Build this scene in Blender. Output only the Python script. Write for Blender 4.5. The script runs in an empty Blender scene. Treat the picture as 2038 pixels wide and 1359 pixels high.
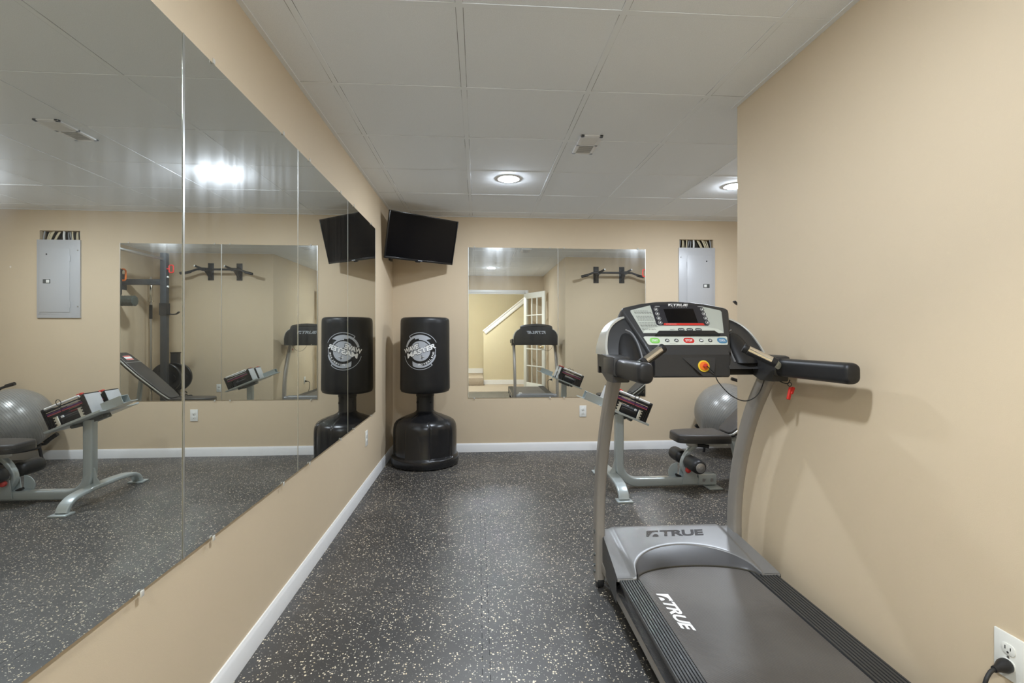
import bpy, bmesh, math, random
from math import sin, cos, pi, sqrt, radians as R, atan2
from mathutils import Vector, Matrix, Euler

sc = bpy.context.scene
col = sc.collection
rnd = random.Random(7)

# ------------------------------------------------------------------ camera, exposure, light
F_PX, YAW, HORIZ, CAM_Z = 978.0, 0.069, 663.0, 1.215
cam = bpy.data.cameras.new('camera'); cam_o = bpy.data.objects.new('camera', cam); col.objects.link(cam_o)
cam.sensor_fit = 'HORIZONTAL'; cam.sensor_width = 36; cam.lens = F_PX/2038*36
cam.shift_y = -(1359/2-HORIZ)/2038; cam.clip_start = .02
cam_o.location = (0, 0, CAM_Z); cam_o.rotation_euler = (pi/2, 0, -YAW)
sc.camera = cam_o
sc.view_settings.view_transform = 'Standard'; sc.view_settings.look = 'None'
sc.view_settings.gamma = 1; sc.view_settings.use_curve_mapping = False
sc.view_settings.exposure = 0.0
sc.cycles.use_denoising = True
sc.cycles.max_bounces = 14; sc.cycles.diffuse_bounces = 8; sc.cycles.glossy_bounces = 8
sc.cycles.sample_clamp_indirect = 0
world = bpy.data.worlds.new('world'); sc.world = world; world.use_nodes = True
world.node_tree.nodes['Background'].inputs[0].default_value = (.02, .02, .02, 1)
LAMP = 572.0         # radiance of the recessed lamp lenses
HALL_LAMP = 330.0     # radiance of the ceiling lamp in the hall behind the doorway

# room sizes (metres; x across, y along the view, z up)
XL, XR, YF, YE, XA, YB, ZC = -.862, 1.358, 5.05, 2.492, 3.03, -.10, 2.405
XM = -.852           # face of the mirrors on the left wall

# ------------------------------------------------------------------ materials
def mat(name, c, rough=.5, metal=0., bump=0., bscale=200., var=0., vscale=4., spec=.5, coat=0., emit=None):
    m = bpy.data.materials.new(name); m.use_nodes = True
    nt = m.node_tree; b = nt.nodes['Principled BSDF']
    b.inputs['Base Color'].default_value = (*c, 1); b.inputs['Roughness'].default_value = rough
    b.inputs['Metallic'].default_value = metal; b.inputs['Specular IOR Level'].default_value = spec
    b.inputs['Coat Weight'].default_value = coat
    tc = nt.nodes.new('ShaderNodeTexCoord')
    if var:
        n = nt.nodes.new('ShaderNodeTexNoise'); n.inputs['Scale'].default_value = vscale; n.inputs['Detail'].default_value = 6
        nt.links.new(tc.outputs['Object'], n.inputs['Vector'])
        r = nt.nodes.new('ShaderNodeMapRange'); r.inputs[1].default_value = .3; r.inputs[2].default_value = .7
        r.inputs[3].default_value = 1-var; r.inputs[4].default_value = 1+var
        nt.links.new(n.outputs['Fac'], r.inputs[0])
        mx = nt.nodes.new('ShaderNodeMix'); mx.data_type = 'RGBA'; mx.blend_type = 'MULTIPLY'; mx.inputs[0].default_value = 1
        mx.inputs[6].default_value = (*c, 1); nt.links.new(r.outputs[0], mx.inputs[7])
        nt.links.new(mx.outputs[2], b.inputs['Base Color'])
    if bump:
        n = nt.nodes.new('ShaderNodeTexNoise'); n.inputs['Scale'].default_value = bscale; n.inputs['Detail'].default_value = 3
        nt.links.new(tc.outputs['Object'], n.inputs['Vector'])
        bp = nt.nodes.new('ShaderNodeBump'); bp.inputs['Strength'].default_value = bump; bp.inputs['Distance'].default_value = .004
        nt.links.new(n.outputs['Fac'], bp.inputs['Height']); nt.links.new(bp.outputs[0], b.inputs['Normal'])
    if emit:
        b.inputs['Emission Color'].default_value = (*emit[0], 1); b.inputs['Emission Strength'].default_value = emit[1]
    return m

M = {}
WALL = (.63, .515, .365)
M['wall'] = mat('tan_paint', WALL, .62, bump=.06, bscale=350, var=.025, vscale=1.2, spec=.3)
M['hallwall'] = mat('cream_paint', (.62, .55, .38), .6, bump=.05, bscale=300, spec=.3)
M['white'] = mat('white_trim_paint', (.80, .80, .80), .35, spec=.45)
M['cream'] = mat('cream_door_paint', (.78, .76, .66), .4)
M['plate'] = mat('white_plastic', (.78, .78, .74), .35)
M['slot'] = mat('dark_slot', (.02, .02, .02), .6)
M['black'] = mat('black_plastic', (.015, .015, .016), .42, spec=.4, bump=.12, bscale=600)
M['blackg'] = mat('black_gloss_plastic', (.012, .012, .013), .18)
M['bagblack'] = mat('black_vinyl', (.011, .011, .0115), .40, spec=.35, bump=.10, bscale=120, var=.2, vscale=9)
M['baseblack'] = mat('black_moulded_plastic', (.011, .011, .012), .25, bump=.10, bscale=260, var=.15)
M['screen'] = mat('dark_screen', (.004, .004, .005), .14, spec=.2)
M['console'] = mat('charcoal_plastic', (.038, .038, .039), .38, spec=.45, bump=.12, bscale=700)
M['consoleface'] = mat('console_face_black', (.022, .023, .03), .35)
M['inlay'] = mat('silver_inlay', (.47, .50, .45), .45)
M['inlay2'] = mat('pale_inlay', (.62, .65, .58), .45)
M['frame'] = mat('warm_grey_metal_paint', (.30, .275, .245), .36, .25, coat=.2)
M['silver'] = mat('silver_plastic', (.22, .22, .222), .36, .35, bump=.05, bscale=800)
M['rim'] = mat('bright_silver_plastic', (.62, .62, .58), .3, .4)
M['step'] = mat('dark_grey_gloss', (.085, .085, .09), .25)
M['chrome'] = mat('chrome', (.80, .77, .72), .10, 1.)
M['steel'] = mat('brushed_steel', (.55, .55, .55), .32, 1.)
M['foam'] = mat('black_foam_grip', (.016, .016, .017), .42, spec=.4, bump=.08, bscale=500)
M['red'] = mat('red_plastic', (.62, .035, .025), .35)
M['orange'] = mat('orange_plastic', (.85, .19, .02), .35)
M['yellow'] = mat('yellow_plastic', (.85, .60, .04), .35)
M['green'] = mat('green_button', (.25, .62, .14), .4)
M['blue'] = mat('blue_button', (.09, .25, .42), .4)
M['dkbtn'] = mat('dark_button', (.05, .06, .06), .4)
M['print'] = mat('white_print', (.80, .80, .80), .5)
M['printgrey'] = mat('grey_print', (.40, .42, .46), .5)
M['printdark'] = mat('dark_print', (.10, .10, .09), .6)
M['chromeprint'] = mat('dark_chrome_letters', (.10, .10, .11), .2, .6)
M['bench'] = mat('grey_green_metal_paint', (.47, .52, .525), .3, .25, coat=.3)
M['benchdark'] = mat('dark_grey_steel', (.10, .11, .11), .35, .4)
M['vinyl'] = mat('dark_brown_vinyl', (.045, .040, .037), .45, bump=.15, bscale=350, var=.15)
M['vinylblack'] = mat('black_vinyl_side', (.016, .016, .016), .3)
M['rack'] = mat('grey_powder_coat', (.045, .050, .057), .42, .2, bump=.05, bscale=900)
M['iron'] = mat('black_iron', (.02, .02, .021), .34, .3)
M['ball'] = mat('pewter_vinyl', (.30, .295, .28), .30, .25)
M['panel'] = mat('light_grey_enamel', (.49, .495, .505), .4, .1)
M['dark'] = mat('dark_cavity', (.05, .045, .035), .9)
M['cablew'] = mat('yellow_white_cable', (.70, .62, .42), .5)
M['cablek'] = mat('grey_cable', (.32, .33, .33), .5)
M['carpet'] = mat('beige_carpet', (.42, .35, .27), .95, bump=.8, bscale=500, var=.15, vscale=60)
M['bracket'] = mat('black_steel', (.018, .018, .02), .45, .2)
M['clip'] = mat('clear_clip', (.55, .53, .48), .3)
M['brass'] = mat('brass_lever', (.75, .62, .38), .25, 1.)
M['elastic'] = mat('black_elastic', (.02, .02, .02), .6)
M['combw'] = mat('cream_plastic', (.78, .74, .62), .45)
M['lens'] = mat('lamp_lens', (1, 1, 1), .5, emit=((.91, 1.0, 1.115), LAMP))
M['hlens'] = mat('hall_lamp_lens', (1, 1, 1), .5, emit=((.97, 1.0, .96), HALL_LAMP))

def mirror_mat():
    m = bpy.data.materials.new('silvered_glass'); m.use_nodes = True; nt = m.node_tree; nt.nodes.clear()
    L = nt.links.new
    out = nt.nodes.new('ShaderNodeOutputMaterial')
    g = nt.nodes.new('ShaderNodeBsdfGlossy'); g.inputs['Color'].default_value = (.80, .815, .785, 1); g.inputs['Roughness'].default_value = 0
    g2 = nt.nodes.new('ShaderNodeBsdfGlossy'); g2.inputs['Color'].default_value = (.80, .82, .82, 1); g2.inputs['Roughness'].default_value = .22
    tc = nt.nodes.new('ShaderNodeTexCoord'); mp = nt.nodes.new('ShaderNodeMapping'); mp.inputs['Scale'].default_value = (6, 6, .7)
    n = nt.nodes.new('ShaderNodeTexNoise'); n.inputs['Scale'].default_value = 2.2; n.inputs['Detail'].default_value = 5
    L(tc.outputs['Object'], mp.inputs['Vector']); L(mp.outputs[0], n.inputs['Vector'])
    mr = nt.nodes.new('ShaderNodeMapRange'); mr.inputs[1].default_value = .35; mr.inputs[2].default_value = .75
    mr.inputs[3].default_value = .02; mr.inputs[4].default_value = .11
    L(n.outputs['Fac'], mr.inputs[0])
    mx = nt.nodes.new('ShaderNodeMixShader'); L(mr.outputs[0], mx.inputs[0]); L(g.outputs[0], mx.inputs[1]); L(g2.outputs[0], mx.inputs[2])
    # small specks of dust
    v = nt.nodes.new('ShaderNodeTexVoronoi'); v.inputs['Scale'].default_value = 26; L(tc.outputs['Object'], v.inputs['Vector'])
    lt = nt.nodes.new('ShaderNodeMath'); lt.operation = 'LESS_THAN'; lt.inputs[1].default_value = .05; L(v.outputs['Distance'], lt.inputs[0])
    n2 = nt.nodes.new('ShaderNodeTexNoise'); n2.inputs['Scale'].default_value = 3; L(tc.outputs['Object'], n2.inputs['Vector'])
    gt = nt.nodes.new('ShaderNodeMath'); gt.operation = 'GREATER_THAN'; gt.inputs[1].default_value = .6; L(n2.outputs['Fac'], gt.inputs[0])
    mu = nt.nodes.new('ShaderNodeMath'); mu.operation = 'MULTIPLY'; L(lt.outputs[0], mu.inputs[0]); L(gt.outputs[0], mu.inputs[1])
    mu2 = nt.nodes.new('ShaderNodeMath'); mu2.operation = 'MULTIPLY'; mu2.inputs[1].default_value = .18; L(mu.outputs[0], mu2.inputs[0])
    d = nt.nodes.new('ShaderNodeBsdfDiffuse'); d.inputs[0].default_value = (.8, .8, .8, 1)
    m2 = nt.nodes.new('ShaderNodeMixShader'); L(mu2.outputs[0], m2.inputs[0]); L(mx.outputs[0], m2.inputs[1]); L(d.outputs[0], m2.inputs[2])
    L(m2.outputs[0], out.inputs[0])
    return m
M['mirror'] = mirror_mat()

def glass_mat():
    m = bpy.data.materials.new('window_glass'); m.use_nodes = True; nt = m.node_tree; nt.nodes.clear()
    out = nt.nodes.new('ShaderNodeOutputMaterial'); t = nt.nodes.new('ShaderNodeBsdfTransparent'); g = nt.nodes.new('ShaderNodeBsdfGlossy')
    g.inputs['Roughness'].default_value = .02
    mx = nt.nodes.new('ShaderNodeMixShader'); mx.inputs[0].default_value = .06; nt.links.new(t.outputs[0], mx.inputs[1]); nt.links.new(g.outputs[0], mx.inputs[2])
    nt.links.new(mx.outputs[0], out.inputs[0]); return m
M['glass'] = glass_mat()

M['edge'] = mat('ground_glass_edge', (.78, .80, .78), .30, 1.)
class NT:
    """small helper to write maths in a node tree"""
    def __init__(s, m): s.t = m.node_tree; s.L = s.t.links.new
    def math(s, op, a, b=None, c=None):
        n = s.t.nodes.new('ShaderNodeMath'); n.operation = op
        for i, v in enumerate((a, b, c)):
            if v is None: continue
            if isinstance(v, (int, float)): n.inputs[i].default_value = v
            else: s.L(v, n.inputs[i])
        return n.outputs[0]
    def rng(s, x, a, b, c, d):
        n = s.t.nodes.new('ShaderNodeMapRange'); s.L(x, n.inputs[0])
        for i, v in enumerate((a, b, c, d)): n.inputs[i+1].default_value = v
        return n.outputs[0]
    def noise(s, vec, scale, detail=3, dim='3D'):
        n = s.t.nodes.new('ShaderNodeTexNoise'); n.inputs['Scale'].default_value = scale; n.inputs['Detail'].default_value = detail
        s.L(vec, n.inputs['Vector']); return n.outputs['Fac']
    def mix(s, f, a, b):
        n = s.t.nodes.new('ShaderNodeMix'); n.data_type = 'RGBA'
        if isinstance(f, (int, float)): n.inputs[0].default_value = f
        else: s.L(f, n.inputs[0])
        for i, v in ((6, a), (7, b)):
            if isinstance(v, tuple): n.inputs[i].default_value = (*v, 1)
            else: s.L(v, n.inputs[i])
        return n.outputs[2]

def floor_mat():
    m = mat('speckled_rubber', (.05, .05, .05), .5); q = NT(m); nt = m.node_tree; b = nt.nodes['Principled BSDF']
    tc = nt.nodes.new('ShaderNodeTexCoord'); P = tc.outputs['Object']
    sep = nt.nodes.new('ShaderNodeSeparateXYZ'); q.L(P, sep.inputs[0])
    X, Y = sep.outputs[0], sep.outputs[1]
    # rubber crumbs: two sizes of voronoi cells, a share of them pale
    def crumbs(scale, share, size):
        v = nt.nodes.new('ShaderNodeTexVoronoi'); v.inputs['Scale'].default_value = scale; v.voronoi_dimensions = '3D'
        mp = nt.nodes.new('ShaderNodeMapping'); mp.inputs['Scale'].default_value = (1, 1, 1)
        nz = nt.nodes.new('ShaderNodeTexNoise'); nz.inputs['Scale'].default_value = scale*1.3
        q.L(P, nz.inputs['Vector'])
        ad = nt.nodes.new('ShaderNodeMix'); ad.data_type = 'RGBA'; ad.blend_type = 'ADD'; ad.inputs[0].default_value = .006
        q.L(P, ad.inputs[6]); q.L(nz.outputs['Color'], ad.inputs[7]); q.L(ad.outputs[2], v.inputs['Vector'])
        sp = nt.nodes.new('ShaderNodeSeparateColor'); q.L(v.outputs['Color'], sp.inputs[0])
        pick = q.math('LESS_THAN', sp.outputs[0], share)
        rad = q.math('MULTIPLY_ADD', sp.outputs[1], size*.8, size*.35)
        near = q.math('LESS_THAN', v.outputs['Distance'], rad)
        return q.math('MULTIPLY', pick, near), sp.outputs[2]
    c1, t1 = crumbs(118, .27, .42)
    c2, t2 = crumbs(230, .07, .5)
    big = q.noise(P, 1.1, 5)
    patch = q.rng(big, .38, .66, 0, 1)
    base = q.mix(patch, (.025, .0228, .0208), (.075, .071, .067))
    fine = q.rng(q.noise(P, 240, 2), .3, .7, 0, 1)
    base = q.mix(q.math('MULTIPLY', fine, .35), base, (.014, .014, .014))
    tint = q.mix(t1, (.62, .50, .31), (.78, .74, .66))
    c = q.mix(c1, base, tint)
    c = q.mix(q.math('MULTIPLY', c2, .85), c, (.50, .46, .40))
    # puzzle-edge seams between the mats
    def seam(a, off, pitch, along):
        sq = q.math('SIGN', q.math('SINE', q.math('MULTIPLY', along, 2*pi/.07)))
        s = q.math('ADD', a, q.math('MULTIPLY', sq, .014))
        w = q.math('ABSOLUTE', q.math('SUBTRACT', q.math('MODULO', q.math('ADD', s, 10*pitch+pitch/2-off), pitch), pitch/2))
        return q.math('LESS_THAN', w, .0016)
    sm = q.math('MAXIMUM', seam(X, .03, .914, Y), seam(Y, 2.35, .914, X))
    br = q.math('GREATER_THAN', q.noise(P, 7, 2), .40)
    c = q.mix(q.math('MULTIPLY', q.math('MULTIPLY', sm, br), .95), c, (.008, .008, .008))
    q.L(c, b.inputs['Base Color'])
    q.L(q.rng(big, .35, .65, .50, .40), b.inputs['Roughness']); sg = q.math('MULTIPLY', sm, br); q.L(q.math('MULTIPLY_ADD', sg, -.6, .85), b.inputs['Specular IOR Level'])
    bp = nt.nodes.new('ShaderNodeBump'); bp.inputs['Strength'].default_value = .25; bp.inputs['Distance'].default_value = .002
    q.L(q.noise(P, 300, 2), bp.inputs['Height']); q.L(bp.outputs[0], b.inputs['Normal'])
    return m
M['floor'] = floor_mat()

GX0, GY0, GT = -.678, 1.790, .6096
def ceiling_mat():
    m = mat('ceiling_tile', (.74, .735, .725), .9, spec=.2); q = NT(m); nt = m.node_tree; b = nt.nodes['Principled BSDF']
    tc = nt.nodes.new('ShaderNodeTexCoord'); P = tc.outputs['Object']
    sep = nt.nodes.new('ShaderNodeSeparateXYZ'); q.L(P, sep.inputs[0])
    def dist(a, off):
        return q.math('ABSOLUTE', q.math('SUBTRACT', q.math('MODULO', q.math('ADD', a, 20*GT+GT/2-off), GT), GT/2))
    # dark lines painted for the shaded gap beside the grid bars, broken up
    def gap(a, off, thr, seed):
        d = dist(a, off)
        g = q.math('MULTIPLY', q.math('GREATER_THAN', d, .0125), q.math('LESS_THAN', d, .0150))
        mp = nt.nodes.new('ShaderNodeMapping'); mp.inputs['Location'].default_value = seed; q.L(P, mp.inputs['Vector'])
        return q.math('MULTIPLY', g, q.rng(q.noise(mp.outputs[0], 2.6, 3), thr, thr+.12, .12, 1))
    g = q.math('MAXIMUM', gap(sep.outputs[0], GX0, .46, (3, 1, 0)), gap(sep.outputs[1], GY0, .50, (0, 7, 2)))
    sp = q.rng(q.noise(P, 420, 3), .35, .65, .93, 1.03)
    n = nt.nodes.new('ShaderNodeMix'); n.data_type = 'RGBA'; n.blend_type = 'MULTIPLY'; n.inputs[0].default_value = 1
    n.inputs[6].default_value = (.895, .925, .955, 1); q.L(sp, n.inputs[7])
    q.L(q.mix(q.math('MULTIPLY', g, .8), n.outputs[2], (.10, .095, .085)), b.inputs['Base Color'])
    bp = nt.nodes.new('ShaderNodeBump'); bp.inputs['Strength'].default_value = .22; bp.inputs['Distance'].default_value = .003
    q.L(q.noise(P, 260, 4), bp.inputs['Height']); q.L(bp.outputs[0], b.inputs['Normal'])
    return m
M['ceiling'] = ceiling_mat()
M['grid'] = mat('white_grid_bar', (.87, .90, .925), .6)

def belt_mat():
    m = mat('woven_belt', (.085, .08, .078), .45); q = NT(m); nt = m.node_tree; b = nt.nodes['Principled BSDF']
    tc = nt.nodes.new('ShaderNodeTexCoord'); P = tc.outputs['Object']
    w = nt.nodes.new('ShaderNodeTexWave'); w.bands_direction = 'DIAGONAL'; w.inputs['Scale'].default_value = 55; w.inputs['Distortion'].default_value = 1.5
    q.L(P, w.inputs['Vector'])
    big = q.rng(q.noise(P, 2.0, 4), .35, .65, 0, 1)
    q.L(q.mix(big, (.066, .059, .054), (.118, .109, .101)), b.inputs['Base Color'])
    bp = nt.nodes.new('ShaderNodeBump'); bp.inputs['Strength'].default_value = .35; bp.inputs['Distance'].default_value = .002
    q.L(w.outputs['Fac'], bp.inputs['Height']); q.L(bp.outputs[0], b.inputs['Normal'])
    return m
M['belt'] = belt_mat()

def ball_mat():
    m = M['ball']; q = NT(m); nt = m.node_tree; b = nt.nodes['Principled BSDF']
    tc = nt.nodes.new('ShaderNodeTexCoord')
    w = nt.nodes.new('ShaderNodeTexWave'); w.wave_type = 'RINGS'; w.rings_direction = 'Z'; w.inputs['Scale'].default_value = 9
    mp = nt.nodes.new('ShaderNodeMapping'); mp.inputs['Rotation'].default_value = (R(62), R(25), 0)
    q.L(tc.outputs['Object'], mp.inputs['Vector'])
    # rings about the valve axis: bands along the axis coordinate
    sep = nt.nodes.new('ShaderNodeSeparateXYZ'); q.L(mp.outputs[0], sep.inputs[0])
    s = q.math('SINE', q.math('MULTIPLY', sep.outputs[2], 360))
    line = q.rng(s, .86, 1, 0, 1)
    bp = nt.nodes.new('ShaderNodeBump'); bp.inputs['Strength'].default_value = .9; bp.inputs['Distance'].default_value = .004
    q.L(line, bp.inputs['Height']); q.L(bp.outputs[0], b.inputs['Normal'])
    q.L(q.mix(line, (.27, .265, .25), (.40, .395, .375)), b.inputs['Base Color'])
ball_mat()

# ------------------------------------------------------------------ geometry helpers
V3 = Vector
def catmull(pts, n=8):
    P = [V3(p) for p in pts]; P = [2*P[0]-P[1]] + P + [2*P[-1]-P[-2]]; out = []
    for i in range(1, len(P)-2):
        a, b, c, d = P[i-1:i+3]
        for k in range(n):
            t = k/n
            out.append(.5*((2*b)+(c-a)*t+(2*a-5*b+4*c-d)*t*t+(3*b-a-3*c+d)*t**3))
    out.append(P[-2]); return out

class MB:
    def __init__(s): s.bm = bmesh.new()
    def add(s, verts, faces):
        vs = [s.bm.verts.new(v) for v in verts]
        for f in faces:
            try: s.bm.faces.new([vs[i] for i in f])
            except ValueError: pass
        return s
    def merge(s, bm, mtx=None):
        if mtx is not None: bmesh.ops.transform(bm, matrix=mtx, verts=bm.verts[:])
        me = bpy.data.meshes.new('t'); bm.to_mesh(me); bm.free(); s.bm.from_mesh(me); bpy.data.meshes.remove(me); return s
    def box(s, c, size, bev=0., rot=None, seg=2):
        b = bmesh.new(); bmesh.ops.create_cube(b, size=1)
        bmesh.ops.scale(b, vec=size, verts=b.verts[:])
        if bev: bmesh.ops.bevel(b, geom=b.edges[:], offset=bev, segments=seg, affect='EDGES', profile=.5)
        m = Matrix.Translation(c)
        if rot is not None: m = m @ (rot.to_4x4() if isinstance(rot, Matrix) else Euler(rot).to_matrix().to_4x4())
        return s.merge(b, m)
    def bb(s, x0, x1, y0, y1, z0, z1, bev=0., seg=2):
        return s.box(((x0+x1)/2, (y0+y1)/2, (z0+z1)/2), (x1-x0, y1-y0, z1-z0), bev, None, seg)
    def frame(s, d):
        d = V3(d).normalized(); u = d.orthogonal().normalized(); return u, d.cross(u), d
    def cyl(s, p0, p1, r0, r1=None, n=24, caps=True, bev=0.):
        p0, p1 = V3(p0), V3(p1); r1 = r0 if r1 is None else r1
        prof = [(r0, 0), (r1, (p1-p0).length)]
        if bev:
            L = prof[1][1]; prof = [(r0-bev, 0), (r0-.3*bev, .3*bev), (r0, bev), (r1, L-bev), (r1-.3*bev, L-.3*bev), (r1-bev, L)]
        return s.lathe(prof, p0, p1-p0, n, caps)
    def lathe(s, prof, o=(0, 0, 0), d=(0, 0, 1), n=32, caps=True, rf=None, u=None):
        if u is None: u, v, d = s.frame(d)
        else: u = V3(u).normalized(); d = V3(d).normalized(); v = d.cross(u)
        o = V3(o); vs = []; fs = []
        for r, z in prof:
            for i in range(n):
                a = 2*pi*i/n; rr = rf(r, z, a) if rf else r
                vs.append(o+u*rr*cos(a)+v*rr*sin(a)+d*z)
        for j in range(len(prof)-1):
            for i in range(n):
                k = (i+1) % n
                fs.append((j*n+i, j*n+k, (j+1)*n+k, (j+1)*n+i))
        if caps:
            if prof[0][0] > 1e-6: fs.append(tuple(range(n))[::-1])
            if prof[-1][0] > 1e-6: fs.append(tuple((len(prof)-1)*n+i for i in range(n)))
        return s.add(vs, fs)
    def sweep(s, path, sec, side, caps=True, closed=False, scale=None):
        """section points (a,b): a along side, b along side x tangent"""
        P = [V3(p) for p in path]; side = V3(side); n = len(sec); vs = []; fs = []; N = len(P)
        for i, p in enumerate(P):
            if closed: t = P[(i+1) % N]-P[i-1]
            else: t = P[min(i+1, N-1)]-P[max(i-1, 0)]
            t.normalize(); sd = (side-t*side.dot(t)).normalized(); w = sd.cross(t); k = scale(i/(N-1)) if scale else 1
            for a, b in sec: vs.append(p+sd*a*k+w*b*k)
        for j in range(N if closed else N-1):
            for i in range(n):
                k = (i+1) % n; jn = (j+1) % N
                fs.append((j*n+i, j*n+k, jn*n+k, jn*n+i))
        if caps and not closed:
            fs.append(tuple(range(n))[::-1]); fs.append(tuple((N-1)*n+i for i in range(n)))
        return s.add(vs, fs)
    def tube(s, path, r, n=12, caps=True, closed=False):
        P = [V3(p) for p in path]; N = len(P); vs = []; fs = []
        t0 = (P[1]-P[0]).normalized(); u = t0.orthogonal().normalized()
        for i, p in enumerate(P):
            t = (P[(i+1) % N]-P[i-1]) if closed else (P[min(i+1, N-1)]-P[max(i-1, 0)])
            t.normalize(); u = (u-t*u.dot(t)).normalized(); v = t.cross(u); rr = r(i/(N-1)) if callable(r) else r
            for k in range(n):
                a = 2*pi*k/n; vs.append(p+u*rr*cos(a)+v*rr*sin(a))
        for j in range(N if closed else N-1):
            for k in range(n):
                fs.append((j*n+k, j*n+(k+1) % n, ((j+1) % N)*n+(k+1) % n, ((j+1) % N)*n+k))
        if caps and not closed: fs.append(tuple(range(n))[::-1]); fs.append(tuple((N-1)*n+k for k in range(n)))
        return s.add(vs, fs)
    def prism(s, poly, o, u, v, depth, bev=0., seg=2):
        """polygon (a,b) in the plane o,u,v pushed along u x v by depth"""
        o, u, v = V3(o), V3(u), V3(v); w = u.cross(v).normalized(); n = len(poly)
        b = bmesh.new()
        A = [b.verts.new(o+u*a+v*c) for a, c in poly]; B = [b.verts.new(o+u*a+v*c+w*depth) for a, c in poly]
        b.faces.new(A[::-1]); top = b.faces.new(B)
        for i in range(n): b.faces.new((A[i], A[(i+1) % n], B[(i+1) % n], B[i]))
        bmesh.ops.recalc_face_normals(b, faces=b.faces[:])
        if bev:
            bmesh.ops.bevel(b, geom=[e for e in top.edges], offset=bev, segments=seg, affect='EDGES', profile=.5)
        return s.merge(b)
    def grid(s, rows):
        n = len(rows[0]); vs = [p for r in rows for p in r]; fs = []
        for j in range(len(rows)-1):
            for i in range(n-1): fs.append((j*n+i, j*n+i+1, (j+1)*n+i+1, (j+1)*n+i))
        return s.add(vs, fs)
    def sphere(s, c, r, n=32, sc3=(1, 1, 1)):
        b = bmesh.new(); bmesh.ops.create_uvsphere(b, u_segments=n, v_segments=n//2, radius=r)
        return s.merge(b, Matrix.Translation(c) @ Matrix.Diagonal((*sc3, 1)))
    def torus(s, c, Rr, r, d=(0, 0, 1), n=40, k=12):
        u, v, w = s.frame(d); c = V3(c)
        return s.tube([c+u*Rr*cos(2*pi*i/n)+v*Rr*sin(2*pi*i/n) for i in range(n)], r, k, closed=True)
    def text(s, string, place, size, shear=0., bold=0., align='LEFT', spacing=1., thick=0.):
        vs, fs = text_geo(string, size, shear, bold, align, spacing)
        return s.add([place(x, y) for x, y in vs], fs)
    def build(s, name, material, parent=None, label=None, cat=None, group=None, kind=None, smooth=38, recalc=True, origin=None):
        bm = s.bm
        if recalc: bmesh.ops.recalc_face_normals(bm, faces=bm.faces[:])
        if parent is not None: off = V3(parent['_o'])
        else:
            if origin is None:
                lo = [min(v.co[i] for v in bm.verts) for i in range(3)]; hi = [max(v.co[i] for v in bm.verts) for i in range(3)]
                off = V3(((lo[0]+hi[0])/2, (lo[1]+hi[1])/2, lo[2]))
            else: off = V3(origin)
        for v in bm.verts: v.co -= off
        me = bpy.data.meshes.new(name); bm.to_mesh(me); bm.free()
        for p in me.polygons: p.use_smooth = True
        me.set_sharp_from_angle(angle=R(smooth))
        me.materials.append(M[material] if isinstance(material, str) else material)
        o = bpy.data.objects.new(name, me); col.objects.link(o)
        if parent is not None: o.parent = parent; o['_o'] = parent['_o'][:]
        else: o.location = off; o['_o'] = tuple(off)
        tag(o, label, cat, group, kind)
        return o

def tag(o, label=None, cat=None, group=None, kind=None):
    for k, v in (('label', label), ('category', cat), ('group', group), ('kind', kind)):
        if v: o[k] = v
    return o
def thing(name, loc, label, cat, group=None, kind=None):
    o = bpy.data.objects.new(name, None); col.objects.link(o); o.location = loc; o.empty_display_size = .1
    o['_o'] = tuple(loc); return tag(o, label, cat, group, kind)
def kids(o): return [c for c in bpy.data.objects if c.parent == o]
def copy_tree(o, move, parent=None):
    c = o.copy(); col.objects.link(c)
    if parent is not None: c.parent = parent
    else: c.location = V3(o.location)+V3(move)
    for k in kids(o): copy_tree(k, move, c)
    return c

_tcache = {}
def text_geo(string, size, shear, bold, align, spacing):
    key = (string, size, shear, bold, align, spacing)
    if key in _tcache: return _tcache[key]
    cu = bpy.data.curves.new('txt', 'FONT'); cu.body = string; cu.size = size; cu.shear = shear; cu.offset = bold
    cu.align_x = align; cu.space_character = spacing; cu.resolution_u = 4
    o = bpy.data.objects.new('txt', cu); col.objects.link(o)
    dg = bpy.context.evaluated_depsgraph_get(); ev = o.evaluated_get(dg); me = ev.to_mesh()
    vs = [(v.co.x, v.co.y) for v in me.vertices]; fs = [tuple(p.vertices) for p in me.polygons]
    ev.to_mesh_clear(); bpy.data.objects.remove(o); bpy.data.curves.remove(cu)
    _tcache[key] = (vs, fs); return vs, fs
def text_fit(string, shear=0., bold=0., spacing=1.):
    """letters scaled so that they fill 0..1 by 0..1"""
    vs, fs = text_geo(string, 1., shear, bold, 'LEFT', spacing)
    x0 = min(v[0] for v in vs); x1 = max(v[0] for v in vs); y0 = min(v[1] for v in vs); y1 = max(v[1] for v in vs)
    return [((x-x0)/(x1-x0), (y-y0)/(y1-y0)) for x, y in vs], fs
def put_text(mb, string, place, **k):
    vs, fs = text_fit(string, **k); mb.add([place(a, b) for a, b in vs], fs); return mb

def plane(o, u, v):
    o, u, v = V3(o), V3(u), V3(v); return lambda a, b: o+u*a+v*b
def arc_pts(c, r, a0, a1, n): return [(c[0]+r*cos(a0+(a1-a0)*i/n), c[1]+r*sin(a0+(a1-a0)*i/n)) for i in range(n+1)]
def rrect(w, h, r, n=5):
    P = []
    for cx, cy, a in ((w/2-r, h/2-r, 0), (-w/2+r, h/2-r, pi/2), (-w/2+r, -h/2+r, pi), (w/2-r, -h/2+r, 1.5*pi)):
        P += arc_pts((cx, cy), r, a, a+pi/2, n)
    return P
def ngon(n, r, k=1.): return [(r*cos(2*pi*i/n), k*r*sin(2*pi*i/n)) for i in range(n)]
def S(mb, name, m, **k): return mb.build(name, m, kind='structure', **k)

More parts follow.
